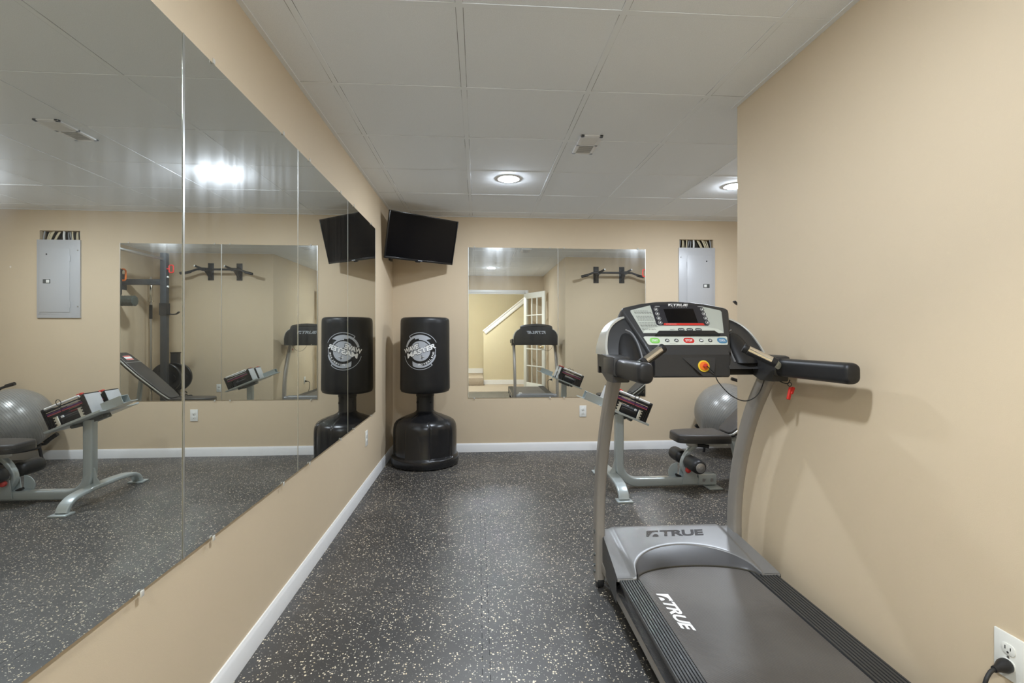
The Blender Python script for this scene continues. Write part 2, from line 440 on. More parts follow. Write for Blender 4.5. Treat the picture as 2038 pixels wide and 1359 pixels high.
# ------------------------------------------------------------------ the room
T = .10
HX0, HX1, HZ0, HZ1 = 2.120, 2.487, 1.40, 2.205       # hole for the breaker panel in the far wall
S(MB().bb(XL-T, XL, YB-T, YF+T, 0, ZC), 'wall_left', 'wall')
w = MB()
w.bb(XL-T, HX0, YF, YF+T, 0, ZC).bb(HX1, XA+T, YF, YF+T, 0, ZC).bb(HX0, HX1, YF, YF+T, 0, HZ0).bb(HX0, HX1, YF, YF+T, HZ1, ZC)
w.bb(HX0-.01, HX1+.01, YF+T-.006, YF+T+.01, HZ0-.01, HZ1+.01)
S(w, 'wall_far', 'wall')
S(MB().bb(XR, XR+.12, YB-T, YE, 0, ZC), 'wall_right', 'wall')
S(MB().bb(XR+.12, XA+T, YE-.12, YE, 0, ZC), 'alcove_wall', 'wall')
S(MB().bb(XA, XA+T, YE, YF+T, 0, ZC), 'alcove_wall', 'wall')
DX0, DX1, DZ = -.72, .985, 2.05                        # doorway in the back wall
S(MB().bb(XL-T, DX0, YB-T, YB, 0, ZC).bb(DX1, XR+.12, YB-T, YB, 0, ZC).bb(DX0, DX1, YB-T, YB, DZ, ZC), 'wall_back', 'wall')
fl = MB().bb(XL-T, XA+T, YB-.05, YF+T, -.05, 0); S(fl, 'floor', 'floor', origin=(0, 0, 0))
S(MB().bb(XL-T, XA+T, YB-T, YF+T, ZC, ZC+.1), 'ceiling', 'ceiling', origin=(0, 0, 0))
g = MB()
k = 0
while GX0+k*GT < XA:
    x = GX0+k*GT; y1 = YF; y0 = YB if x < XR-.05 else YE
    g.bb(x-.012, x+.012, y0, y1, ZC-.0018, ZC+.002); k += 1
for j in range(-3, 6):
    y = GY0+j*GT; x1 = XR if y < YE else XA
    g.bb(XL, x1, y-.012, y+.012, ZC-.0014, ZC+.002)
for x0, x1, y0, y1 in ((XL, XL+.022, YB, YF), (XL, XA, YF-.022, YF), (XR-.022, XR, YB, YE+.0), (XR-.022, XA, YE, YE+.022), (XA-.022, XA, YE, YF), (XL, XR, YB, YB+.022)):
    g.bb(x0, x1, y0, y1, ZC-.003, ZC+.002)
S(g, 'trim_3', 'grid', origin=(0, 0, ZC))

BBH = .088
def baseboard(name, p, q, nrm):
    """skirting from p to q along the wall, nrm points into the room"""
    p, q, nrm = V3((*p, 0)), V3((*q, 0)), V3((*nrm, 0)); d = (q-p)
    prof = [(0, 0), (.013, 0), (.013, BBH*.80), (.010, BBH*.88), (.006, BBH), (0, BBH)]
    u = nrm; v = V3((0, 0, 1)); wv = u.cross(v)
    if wv.dot(d) < 0: p, q = q, p
    S(MB().prism(prof, p, u, v, d.length), name, 'white')
baseboard('baseboard_left', (XL, YB), (XL, YF), (1, 0))
baseboard('baseboard_far', (XL+.013, YF), (XA, YF), (0, -1))
baseboard('baseboard_right', (XR, .75), (XR, YE), (-1, 0))
baseboard('alcove_baseboard', (XR, YE), (XA, YE), (0, 1))
baseboard('alcove_baseboard', (XA, YE+.013), (XA, YF-.013), (-1, 0))

# doorway casing
tr = MB(); CW = .062
for x in (DX0-CW, DX1): tr.bb(x, x+CW, YB, YB+.016, 0, DZ+CW, .003)
tr.bb(DX0, DX1, YB, YB+.016, DZ, DZ+CW, .003)
tr.bb(DX0, DX0+.018, YB-T, YB, 0, DZ).bb(DX1-.018, DX1, YB-T, YB, 0, DZ).bb(DX0, DX1, YB-T, YB, DZ-.018, DZ)
S(tr, 'trim_1', 'white')

# french door standing open against the right-hand wall
def french_door():
    hx, hy = DX1-.024, YB+.022; ex, ey = 1.298, .665
    d = V3((ex-hx, ey-hy, 0)); L = d.length; d.normalize(); nn = V3((-d.y, d.x, 0)); z0, z1 = .012, 2.035; th = .036
    o = V3((hx, hy, 0))
    door = thing('door_1', (hx, hy, 0), 'cream french door with fifteen panes standing open beside the doorway', 'door', kind='structure')
    rot = Matrix((d, nn, V3((0, 0, 1)))).transposed()
    def bar(mb, a0, a1, c0, c1, t=th, bev=.004): mb.box(o+d*((a0+a1)/2)+V3((0, 0, (c0+c1)/2)), (a1-a0, t, c1-c0), bev, rot)
    fr = MB(); st = .105; tr_, br_ = .115, .20
    bar(fr, 0, st, z0, z1); bar(fr, L-st, L, z0, z1); bar(fr, st, L-st, z1-tr_, z1); bar(fr, st, L-st, z0, z0+br_)
    W_ = L-2*st; H_ = z1-tr_-z0-br_
    for i in (1, 2): bar(fr, st+W_*i/3-.011, st+W_*i/3+.011, z0+br_, z1-tr_, .026)
    for j in range(1, 5): bar(fr, st, L-st, z0+br_+H_*j/5-.011, z0+br_+H_*j/5+.011, .026)
    fr.build('door_frame', 'cream', door)
    gl = MB(); bar(gl, st, L-st, z0+br_, z1-tr_, .004, 0); gl.build('glass_pane', 'glass', door)
    for s in (1, -1):
        h = MB(); c = o+d*(L-.055)+V3((0, 0, .95)); n_ = nn*s
        h.cyl(c+n_*.018, c+n_*.026, .028, n=24); h.cyl(c+n_*.026, c+n_*.055, .010, n=16)
        h.tube(catmull([c+n_*.055, c+n_*.058-d*.03, c+n_*.055-d*.075, c+n_*.05-d*.105], 4), .0085, 10)
        h.build('lever_handle', 'brass', door)
    for z in (.25, 1.05, 1.82):
        MB().cyl((hx-.004, hy-.004, z-.045), (hx-.004, hy-.004, z+.045), .007, n=12).build('hinge', 'brass', door)
french_door()

# the hall behind the doorway
HB = -2.75
S(MB().bb(-2.2, 2.4, HB-T, YB-.05, -.05, -.002), 'hall_floor', 'carpet')
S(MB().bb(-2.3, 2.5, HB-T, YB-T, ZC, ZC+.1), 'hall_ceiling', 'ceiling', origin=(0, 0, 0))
S(MB().bb(-2.3, 2.5, HB-T, HB, 0, ZC), 'hall_wall', 'hallwall')
S(MB().bb(-2.3, -2.2, HB, YB-T, 0, ZC), 'hall_wall', 'hallwall')
S(MB().bb(2.4, 2.5, HB, YB-T, 0, ZC), 'hall_wall', 'hallwall')
S(MB().bb(XR+.12, 2.5, YB-T-.02, YB-T, 0, ZC).bb(-2.3, XL-T, YB-T-.02, YB-T, 0, ZC), 'hall_wall', 'hallwall')
KY = -1.62; kx0 = .13; kz0 = 1.27; sl = .81
kn = MB().prism([(kx0, 0), (2.4, 0), (2.4, ZC), (kx0+(ZC-kz0)/sl, ZC), (kx0, kz0)], (0, KY, 0), (1, 0, 0), (0, 0, 1), .10)
S(kn, 'stair_wall', 'hallwall')
L_ = (ZC-kz0)/sl
cp_ = MB(); a_ = math.atan(sl)
cp_.box((kx0+L_/2, KY-.05, kz0+(ZC-kz0)/2+.004), (sqrt(L_**2+(ZC-kz0)**2)+.03, .15, .03), .005, (0, -a_, 0))
cp_.box((kx0+L_/2+.03, KY+.009, kz0+(ZC-kz0)/2-.045), (sqrt(L_**2+(ZC-kz0)**2), .018, .085), .004, (0, -a_, 0))
S(cp_, 'trim_2', 'white')
S(MB().bb(kx0-.012, 2.39, KY, KY+.013, 0, .105).bb(-2.2, kx0, HB, HB+.013, .18, .30), 'hall_baseboard', 'white')
stair = thing('staircase', (.3, -2.2, 0), 'carpeted staircase rising behind the sloping white cap in the hall', 'stairs')
for i in range(6):
    x0 = -.95 if i == 0 else kx0+.02+.25*(i-1); x1 = kx0-.003 if i == 0 else kx0+.02+.25*i
    y1 = -1.33 if i == 0 else KY-.102
    MB().bb(x0, x1, HB+.002, y1, 0.0, .18*(i+1), .012).build('carpeted_step', 'carpet', stair)
hl = thing('ceiling_light', (-.35, -.85, ZC), 'flush dome ceiling light of the hall', 'ceiling light')
MB().cyl((-.35, -.85, ZC-.02), (-.35, -.85, ZC-.001), .15, n=32).build('lamp_base', 'white', hl)
MB().lathe([(0, -.10), (.05, -.095), (.10, -.075), (.13, -.045), (.14, -.02)], (-.35, -.85, ZC), n=32, caps=False).build('lamp_shade', 'hlens', hl)

# ------------------------------------------------------------------ ceiling fittings
def downlight(x, y, label):
    t = thing('recessed_light', (x, y, ZC), label, 'ceiling light', 'recessed ceiling lights')
    MB().lathe([(.073, -.003), (.078, -.0045), (.090, -.004), (.096, -.001), (.096, 0)], (x, y, ZC), n=48, caps=False).build('trim_ring', 'white', t)
    MB().lathe([(0, -.013), (.03, -.0126), (.055, -.011), (.068, -.0075), (.074, -.003)], (x, y, ZC), n=48, caps=False).build('lamp_lens', 'lens', t)
downlight(.235, 3.78, 'lit round ceiling light in front of the corner television')
downlight(.24, 1.13, 'lit round ceiling light above the treadmill belt end and the doorway')
downlight(2.07, 3.84, 'lit round ceiling light partly hidden by the wall corner of the alcove')

def vent():
    x, y = .684, 3.055; wx, wy = .135, .30
    t = thing('ceiling_vent', (x, y, ZC), 'white rectangular metal register in the ceiling tiles', 'vent')
    f = MB(); z0 = ZC-.010
    f.bb(x-wx/2, x+wx/2, y-wy/2, y-wy/2+.022, z0, ZC, .002).bb(x-wx/2, x+wx/2, y+wy/2-.022, y+wy/2, z0, ZC, .002)
    f.bb(x-wx/2, x-wx/2+.022, y-wy/2, y+wy/2, z0, ZC, .002).bb(x+wx/2-.022, x+wx/2, y-wy/2, y+wy/2, z0, ZC, .002)
    f.bb(x-wx/2, x+wx/2, y-.008, y+.008, z0, ZC, .002)
    f.build('frame', 'white', t)
    MB().bb(x-wx/2+.02, x+wx/2-.02, y-wy/2+.02, y+wy/2-.02, ZC-.0075, ZC-.0065).build('backing', 'cablek', t)
    s = MB()
    for half in (-1, 1):
        for i in range(11):
            yy = y+half*(.018+i*.0112)
            s.box((x, yy, ZC-.0085), (wx-.044, .006, .0018), 0, (R(30)*half, 0, 0))
    s.build('louvres', 'white', t)
vent()

# ------------------------------------------------------------------ mirrors
def clip_on(mb, c, n, up):
    n, up = V3(n), V3(up); s = n.cross(up); c = V3(c)
    m = Matrix((s, up, n)).transposed()
    mb.box(c+n*.0045+up*.003, (.013, .016, .004), .0015, m)
def mirror_panel(name_loc, size, normal, label, group, clips, twist=0.):
    """panel with its face centre at name_loc; size (width, height)"""
    n = V3(normal); up = V3((0, 0, 1)); s = up.cross(n)
    c = V3(name_loc)
    t = thing('wall_mirror', (c.x, c.y, c.z-size[1]/2), label, 'mirror', group)
    b = bmesh.new(); bmesh.ops.create_cube(b, size=1); bmesh.ops.scale(b, vec=(size[0]-.001, size[1], .005), verts=b.verts[:])
    top = [e for e in b.edges if all(v.co.z > 0 for v in e.verts)]
    bmesh.ops.bevel(b, geom=top, offset=.0016, segments=1, affect='EDGES')
    rm = Matrix.Rotation(twist, 4, 'Z') @ Matrix((s, up, n)).transposed().to_4x4()
    mb = MB(); mb.merge(b, Matrix.Translation(c-n*.0025) @ rm); mb.build('mirror_glass', 'mirror', t, smooth=10)
    for e in (-1, 1):
        q = MB(); q.box(c+s*e*(size[0]/2-.0022)+n*.0002, (.0034, size[1]-.001, .0010), 0, Matrix((s, up, n)).transposed()); q.build('polished_edge', 'edge', t)
    for a, e in clips:
        k = MB(); clip_on(k, c+s*a+up*(e*size[1]/2), n, up*e); k.build('mirror_clip', 'clip', t)
    return t
MZ0, MZ1 = .560, 2.086
edges = [4.160, 3.290, 2.394, 1.488, .57, -.09]
labs = ['mirror panel on the long mirrored wall beside the punching bag, next to the far corner',
        'mirror panel on the long mirrored wall, second from the far corner',
        'mirror panel on the long mirrored wall, third from the far corner',
        'mirror panel on the long mirrored wall, fourth from the far corner',
        'mirror panel on the long mirrored wall, the last one beside the doorway']
TW = [0, 0, 0, .0025, 0]
for i in range(5):
    y1, y0 = edges[i], edges[i+1]; w_ = y1-y0
    mirror_panel((XM, (y0+y1)/2, (MZ0+MZ1)/2), (w_, MZ1-MZ0), (1, 0, 0), labs[i], 'mirror panels of the mirrored wall',
                 [(-w_*.33, 1), (w_*.30, 1), (-w_*.33, -1), (w_*.30, -1)], TW[i])
for i, (x0, x1) in enumerate(((-.101, .826), (.826, 1.752))):
    mirror_panel(((x0+x1)/2, YF-.006, (.552+2.094)/2), (x1-x0, 2.094-.552), (0, -1, 0),
                 ['square mirror half on the far wall beside the punching bag, reflecting the doorway', 'square mirror half on the far wall behind the treadmill console, reflecting the pull-up bar'][i],
                 'mirror panels on the far wall', [(-.40, 1), (.38, 1), (-.40, -1), (.38, -1)])

# ------------------------------------------------------------------ outlets
def outlet(c, n, label, w_=.073, h_=.117, plugged=False):
    c, n = V3(c), V3(n); up = V3((0, 0, 1)); s = up.cross(n); m = Matrix((s, up, n)).transposed()
    t = thing('wall_outlet', tuple(c-up*h_/2), label, 'outlet', 'white wall outlets')
    MB().box(c+n*.003, (w_, h_, .006), .0025, m).build('cover_plate', 'plate', t)
    for e in (1, -1):
        r = MB(); cc = c+up*e*.0195
        r.prism(rrect(.034, .028, .011), cc+n*.006, s, up, .0022, .0006); r.build('receptacle', 'plate', t)
        if not (plugged and e < 0):
            q = MB()
            for dx, hh in ((-.0065, .009), (.0065, .0075)): q.box(cc+s*dx+up*.003+n*.0083, (.0022, hh, .0006), 0, m)
            q.cyl(cc-up*.0075+n*.0079, cc-up*.0075+n*.0086, .0027, n=12)
            q.build('socket_slots', 'slot', t)
    MB().cyl(c+n*.006, c+n*.0075, .0032, n=12).build('screw', 'steel', t)
outlet((1.088, YF, .405), (0, -1, 0), 'white duplex outlet on the far wall under the square mirror')
outlet((XL, 3.86, .405), (1, 0, 0), 'white duplex outlet under the long mirrored wall')
outlet((2.14, YE, .40), (0, 1, 0), 'white duplex outlet under the pull-up bar, seen in the mirrors')
outlet((XR, 1.165, .388), (-1, 0, 0), 'white duplex outlet beside the treadmill with a black cord plugged in', plugged=True)

def power_cord():
    c = V3((XR-.0083, 1.165, .388-.0195))
    t = thing('power_cord', (c.x, c.y, 0), 'black power cord plugged into the outlet beside the treadmill', 'cord')
    p = MB(); p.lathe([(.0, 0), (.0145, 0), (.0165, .004), (.0165, .014), (.013, .024), (.009, .034), (.0075, .046), (.0, .046)], c, (-1, -0.15, -.12), 20)
    p.build('plug', 'black', t)
    r = MB()
    e = c+V3((-1, -.15, -.12)).normalized()*.044
    path = catmull([e, e+V3((-.018, -.004, -.006)), e+V3((-.034, -.006, -.035)), e+V3((-.032, .01, -.13)), e+V3((-.004, .06, -.25)), (1.325, 1.32, .035), (1.328, 1.45, .007), (1.326, 1.75, .007), (1.315, 2.0, .007)], 8)
    r.tube(path, .0048, 10); r.build('cable', 'elastic', t)
power_cord()

# ------------------------------------------------------------------ corner television
def television():
    c = V3((-.515, 4.640, 2.095)); yw, ti = .636, .261; w_, h_ = .728, .426
    u = V3((cos(yw), sin(yw), 0)); v = V3((sin(ti)*sin(yw), -sin(ti)*cos(yw), cos(ti))); n = u.cross(v)
    m = Matrix((u, v, n)).transposed()
    t = thing('television', tuple(c-v*h_/2), 'black flat screen television tilted down from the corner under the ceiling', 'television')
    fr = MB(); bz = .011
    for a, b, sa, sb in ((0, h_/2-bz/2, w_, bz), (0, -h_/2+.009, w_, .018), (-w_/2+bz/2, 0, bz, h_-.01), (w_/2-bz/2, 0, bz, h_-.01)):
        fr.box(c+u*a+v*b-n*.006, (sa, sb, .020), .003, m)
    fr.box(c-n*.014, (w_-.01, h_-.01, .008), 0, m)
    fr.build('bezel', 'blackg', t)
    MB().box(c-n*.005, (w_-2*bz, h_-bz-.018, .006), 0, m).build('screen', 'screen', t)
    MB().box(c-n*.034-v*.02, (w_*.55, h_*.62, .034), .008, m).build('back_housing', 'black', t)
    MB().box(c-v*(h_/2-.009)+n*.0045, (.045, .006, .0012), 0, m).build('maker_mark', 'printgrey', t)
    s = MB(); s.prism([(-.03, 0), (.03, 0), (.018, -.010), (-.018, -.010)], c-v*h_/2-n*.012-u*.02, u, v, .012); s.build('sensor_tab', 'blackg', t)
    k = thing('television_bracket', (-.75, 4.95, 1.9), 'black steel wall arm behind the corner television', 'bracket')
    b = c-n*.052-v*.02
    MB().box(b, (.22, .22, .006), .001, m).build('mounting_plate', 'bracket', k)
    p = MB(); w1 = V3((XL+.012, 4.86, 2.04)); p.box(w1, (.022, .10, .24), .002); p.build('wall_plate', 'bracket', k)
    a = MB(); mid = V3((-.80, 4.90, 2.04))
    a.tube([w1+V3((.01, 0, 0)), mid, b-n*.004], .017, 12); a.build('arm', 'bracket', k)
television()

# ------------------------------------------------------------------ freestanding punching bag
def punching_bag():
    cx, cy = -.495, 4.655; o = (cx, cy, 0)
    t = thing('punching_bag', o, 'black freestanding punching bag with a round grey emblem in the far corner', 'punching bag')
    prof = [(.05, 0), (.285, 0), (.305, .008), (.312, .025), (.312, .075), (.306, .086), (.297, .090), (.292, .10), (.293, .30), (.290, .345), (.283, .375), (.265, .402), (.228, .425), (.165, .449), (.118, .466), (.093, .480), (.083, .492)]
    a0 = atan2(-cy, -cx) + .14
    def groove(r, z, a):
        if z < .088 or z > .47: return r
        k = (a-a0) % (2*pi/8); k = min(k, 2*pi/8-k)*r          # arc distance to the nearest panel seam
        edge = max(0., 1-abs(k-.0)/.012)
        seg = int(((a-a0) % (2*pi))/(2*pi/8))
        recess = .013 if seg % 2 == 0 and k > .004 and .092 < z < .43 else 0
        return r-.006*edge-recess
    MB().lathe(prof, o, n=240, rf=groove, u=(1, 0, 0)).build('base_tank', 'baseblack', t, smooth=50)
    MB().lathe([(.079, .49), (.079, .625), (.083, .63), (.083, .655), (.079, .66), (.079, .70)], o, n=48).build('neck', 'black', t)
    for a in (-2.5, -.75): MB().cyl((cx+.078*cos(a), cy+.078*sin(a), .575), (cx+.088*cos(a), cy+.088*sin(a), .575), .010, n=12).build('neck_bolt', 'black', t)
    r = .228
    prof = [(.07, .672), (r-.03, .668), (r-.008, .676), (r+.002, .70), (r+.002, .75), (r, .90), (r-.002, 1.30), (r-.004, 1.335), (r-.012, 1.352), (r-.03, 1.360), (.0, 1.364)]
    bag = MB().lathe(prof, o, n=96).build('padded_cylinder', 'bagblack', t, smooth=60)
    ph0 = atan2(-cy, -cx) - R(11.5); zc = 1.055; RL = .170
    def pl_(lift):
        return lambda s, q: V3((cx+(r+.002+lift)*cos(ph0+s*RL/r), cy+(r+.002+lift)*sin(ph0+s*RL/r), zc+q*RL))
    def ring(mb, r0, r1, a0, a1, lift, cut0=0., cut1=0.):
        n = max(8, int(abs(a1-a0)/4)); P = pl_(lift); rows = []
        for i in range(n+1):
            f = i/n; a = R(a0+(a1-a0)*f)
            aa = a+R(cut0)*(1-f)+R(cut1)*f       # slanted arc ends
            rows.append([P(r0*cos(a), r0*sin(a)), P((r0+r1)/2*cos((a+aa)/2), (r0+r1)/2*sin((a+aa)/2)), P(r1*cos(aa), r1*sin(aa))])
        mb.grid(rows)
    b = MB()
    ring(b, .955, .985, 28, 128, .0006); ring(b, .955, .985, 196, 312, .0006)
    ring(b, .955, .80, 126, 129, .0006); ring(b, .955, .84, 309, 312, .0006)
    b.build('emblem_outline', 'printgrey', bag, recalc=False)
    g_ = MB()
    ring(g_, .66, .86, 60, 112, .0007, -12, 0); ring(g_, .74, .86, 112, 166, .0007); ring(g_, .58, .66, 12, 95, .0007)
    ring(g_, .66, .88, 232, 276, .0007, 12, 0); ring(g_, .78, .88, 276, 346, .0007); ring(g_, .80, .84, 346, 372, .0007)
    ring(g_, .0, .53, 0, 360, .0007)
    g_.build('emblem_grey', 'printgrey', bag, recalc=False)
    st = MB(); P = pl_(.0009); q = []
    for i in range(8):
        a = pi/2+i*pi/4+.1; rr = (.15 if i % 2 == 0 else .035); q.append(P(.10+rr*cos(a), -.33+rr*1.1*sin(a)))
    st.add(q, [tuple(range(8))])
    st.build('emblem_star', 'slot', bag, recalc=False)
    ca, sa = cos(R(20)), sin(R(20))
    def word(mb, s, x, y, w_, h_, lift, pad=0., bold=0.):
        P = pl_(lift)
        put_text(mb, s, lambda a, c: P(x+((a*(w_+2*pad)-pad)*ca-(c*(h_+2*pad)-pad)*sa*.55), y+((a*(w_+2*pad)-pad)*sa+(c*(h_+2*pad)-pad)*ca)), bold=bold, spacing=.92)
    o_ = MB()
    word(o_, 'WAVE', -.93, -.17, .93, .27, .0012, .03, .06); word(o_, 'MASTER', -.70, -.40, 1.66, .28, .0012, .03, .06)
    o_.build('emblem_word_shadow', 'slot', bag, recalc=False)
    wd = MB()
    word(wd, 'WAVE', -.93, -.17, .93, .27, .0017, 0, .035); word(wd, 'MASTER', -.70, -.40, 1.66, .28, .0017, 0, .035)
    P = pl_(.0012)
    put_text(wd, 'CENTURY', lambda a, c: P(-.02+a*.26, -.36+c*.05+a*.05), bold=.02)
    for i, chv in enumerate('POWERLINE'):
        am = R(268+i*10.6)
        vs, fs = text_fit(chv, bold=.02)
        wk = .045 if chv == 'I' else .10
        wd.add([P((.655+(1-c)*.10)*cos(am+(a-.5)*wk/.68), (.655+(1-c)*.10)*sin(am+(a-.5)*wk/.68)) for a, c in vs], fs)
    wd.build('emblem_lettering', 'print', bag, recalc=False)
punching_bag()

# ------------------------------------------------------------------ breaker panel and its cables
def breaker_panel():
    x0, x1, z0, z1 = 2.108, 2.500, 1.362, 2.115; y = YF-.012
    t = thing('breaker_panel', ((x0+x1)/2, y, z0), 'light grey electrical breaker panel with a hinged door on the far wall', 'breaker panel')
    f = MB()
    f.bb(x0, x1, y-.004, y, z0, z1, .001)
    # raised bevelled field that carries the door
    a = [(x0+.045, z0+.03), (x1-.012, z0+.03), (x1-.012, z1-.045), (x0+.045, z1-.045)]
    b = [(x0+.080, z0+.052), (x1-.036, z0+.052), (x1-.036, z1-.082), (x0+.080, z1-.082)]
    vs = [V3((p, y-.004, q)) for p, q in a]+[V3((p, y-.016, q)) for p, q in b]
    f.add(vs, [(0, 1, 5, 4), (1, 2, 6, 5), (2, 3, 7, 6), (3, 0, 4, 7), (4, 5, 6, 7)])
    # folded rim towards the wall
    f.bb(x0, x0+.002, y, YF, z0, z1).bb(x1-.002, x1, y, YF, z0, z1).bb(x0, x1, y, YF, z0, z0+.002)
    f.build('cover', 'panel', t)
    d = MB().bb(x0+.083, x1-.039, y-.0195, y-.0165, z0+.055, z1-.086, .001); dr = d.build('panel_door', 'panel', t)
    zl = 1.712
    MB().bb(2.365, 2.432, y-.0205, y-.019, zl-.02, zl+.02).build('latch_recess', 'benchdark', dr)
    MB().bb(2.372, 2.402, y-.024, y-.0205, zl-.014, zl+.014, .002).build('latch', 'plate', dr)
    MB().cyl((2.40, y-.0205, 1.972), (2.40, y-.019, 1.972), .007, n=16).build('door_dot', 'slot', dr)
    for zz in (z0+.13, z1-.18): MB().cyl((x0+.081, y-.019, zz-.03), (x0+.081, y-.019, zz+.03), .003, n=8).build('door_hinge', 'panel', t)
    for xx in (x0+.02, x1-.02):
        for zz in (z0+.11, z1-.10): MB().cyl((xx, y-.0075, zz), (xx, y-.004, zz), .006, n=12).build('cover_screw', 'steel', t)
    xs = [2.135, 2.168, 2.187, 2.208, 2.232, 2.262, 2.286, 2.352, 2.372, 2.396, 2.420, 2.446, 2.468]
    for i, x in enumerate(xs):
        m_ = 'cablew' if i in (1, 2, 3, 7, 8, 9, 10, 11) else ('plate' if i == 6 else 'cablek')
        sl_ = (.004, .002, -.003, .004, .010, .004, .0, -.024, -.024, -.020, -.020, -.016, -.006)[i]
        yy = YF+.030+.012*(i % 3)
        nm = 'conduit' if i == 6 else 'electric_cable'
        lab = 'white conduit among the cables in the opening above the breaker panel' if i == 6 else ('yellowish cable in the wall opening above the breaker panel' if m_ == 'cablew' else 'grey cable in the wall opening above the breaker panel')
        k = MB(); k.tube(catmull([(x+sl_, yy, HZ1-.0005), (x, yy-.004, 2.16), (x-sl_*1.1, yy, 2.10), (x-sl_*1.2, yy, 2.02)], 5), .010 if i == 6 else .0065, 10)
        k.build(nm, m_, label=lab, cat='cable', group=None if i == 6 else ('yellowish cables above the breaker panel' if m_ == 'cablew' else 'grey cables above the breaker panel'))
    S(MB().bb(HX0, HX1, YF+.075, YF+.080, HZ0, HZ1), 'wall_cavity', 'dark')
breaker_panel()

# ------------------------------------------------------------------ wall-mounted pull-up bar (seen in the mirrors)
def pull_up_bar():
    yb = YE+.20; zb = 2.138
    t = thing('pull_up_bar', (2.065, YE, 2.0), 'black pull-up bar with two wall brackets beside the rack, seen in the mirrors', 'pull-up bar')
    p = MB().tube(catmull([(1.575, yb, zb-.060), (1.64, yb, zb-.045), (1.74, yb, zb-.008), (1.80, yb, zb), (2.05, yb, zb), (2.31, yb, zb), (2.37, yb, zb-.008), (2.47, yb, zb-.045), (2.535, yb, zb-.060)], 6), .0155, 16)
    p.build('bar', 'bracket', t)
    for x in (1.575, 2.535):
        s = 1 if x < 2 else -1
        MB().tube([(x-s*.004, yb, zb-.0615), (x+s*.10, yb, zb-.036)], .020, 16).build('end_grip', 'foam', t)
    for x in (1.845, 2.255):
        b = MB(); b.bb(x-.042, x+.042, YE, YE+.006, 2.0, 2.255, .001); b.build('wall_plate', 'bracket', t)
        a = MB(); a.sweep([(x, YE+.006, zb+.02), (x, yb+.02, zb)], rrect(.045, .05, .006, 2), (1, 0, 0)); a.sweep([(x, YE+.006, 2.03), (x, yb-.05, zb-.01)], rrect(.034, .022, .004, 2), (1, 0, 0))
        a.build('arm', 'bracket', t)
        g_ = MB(); g_.tube([(x-.01, yb, zb), (x+.02, yb+.06, zb+.014), (x+.052, yb+.135, zb+.034)], .0155, 14); g_.build('neutral_grip', 'foam', t)
        MB().cyl((x+.052, yb+.135, zb+.034), (x+.0532, yb+.1378, zb+.0348), .014, n=16).build('grip_cap', 'plate', t)
pull_up_bar()

# ------------------------------------------------------------------ treadmill
TX = .920
def brand(mb, place, shear=.28):
    """the maker's wordmark with its slanted flag mark, filling 0..1 by 0..1 in place(a, b)"""
    fl = .205                                     # share of the mark
    P = lambda x, y: place((x+shear*.45*(y-.5))*fl, y)
    n = 10; xs = [.0+i/n for i in range(n+1)]
    top = [P(x, 1.0) for x in xs]
    low = [P(x, 0.0 if x < .26 else .74*sqrt(max(0., 1-((x-.78)/.52)**2))) for x in xs]
    mb.grid([top, low])
    mb.add([P(.78+.26*cos(pi*i/8), .40*sin(pi*i/8)) for i in range(9)], [tuple(range(9))])
    vs, fs = text_fit('TRUE', shear=shear, bold=.035, spacing=.95)
    mb.add([place(.235+.765*a, b) for a, b in vs], fs)
    return mb

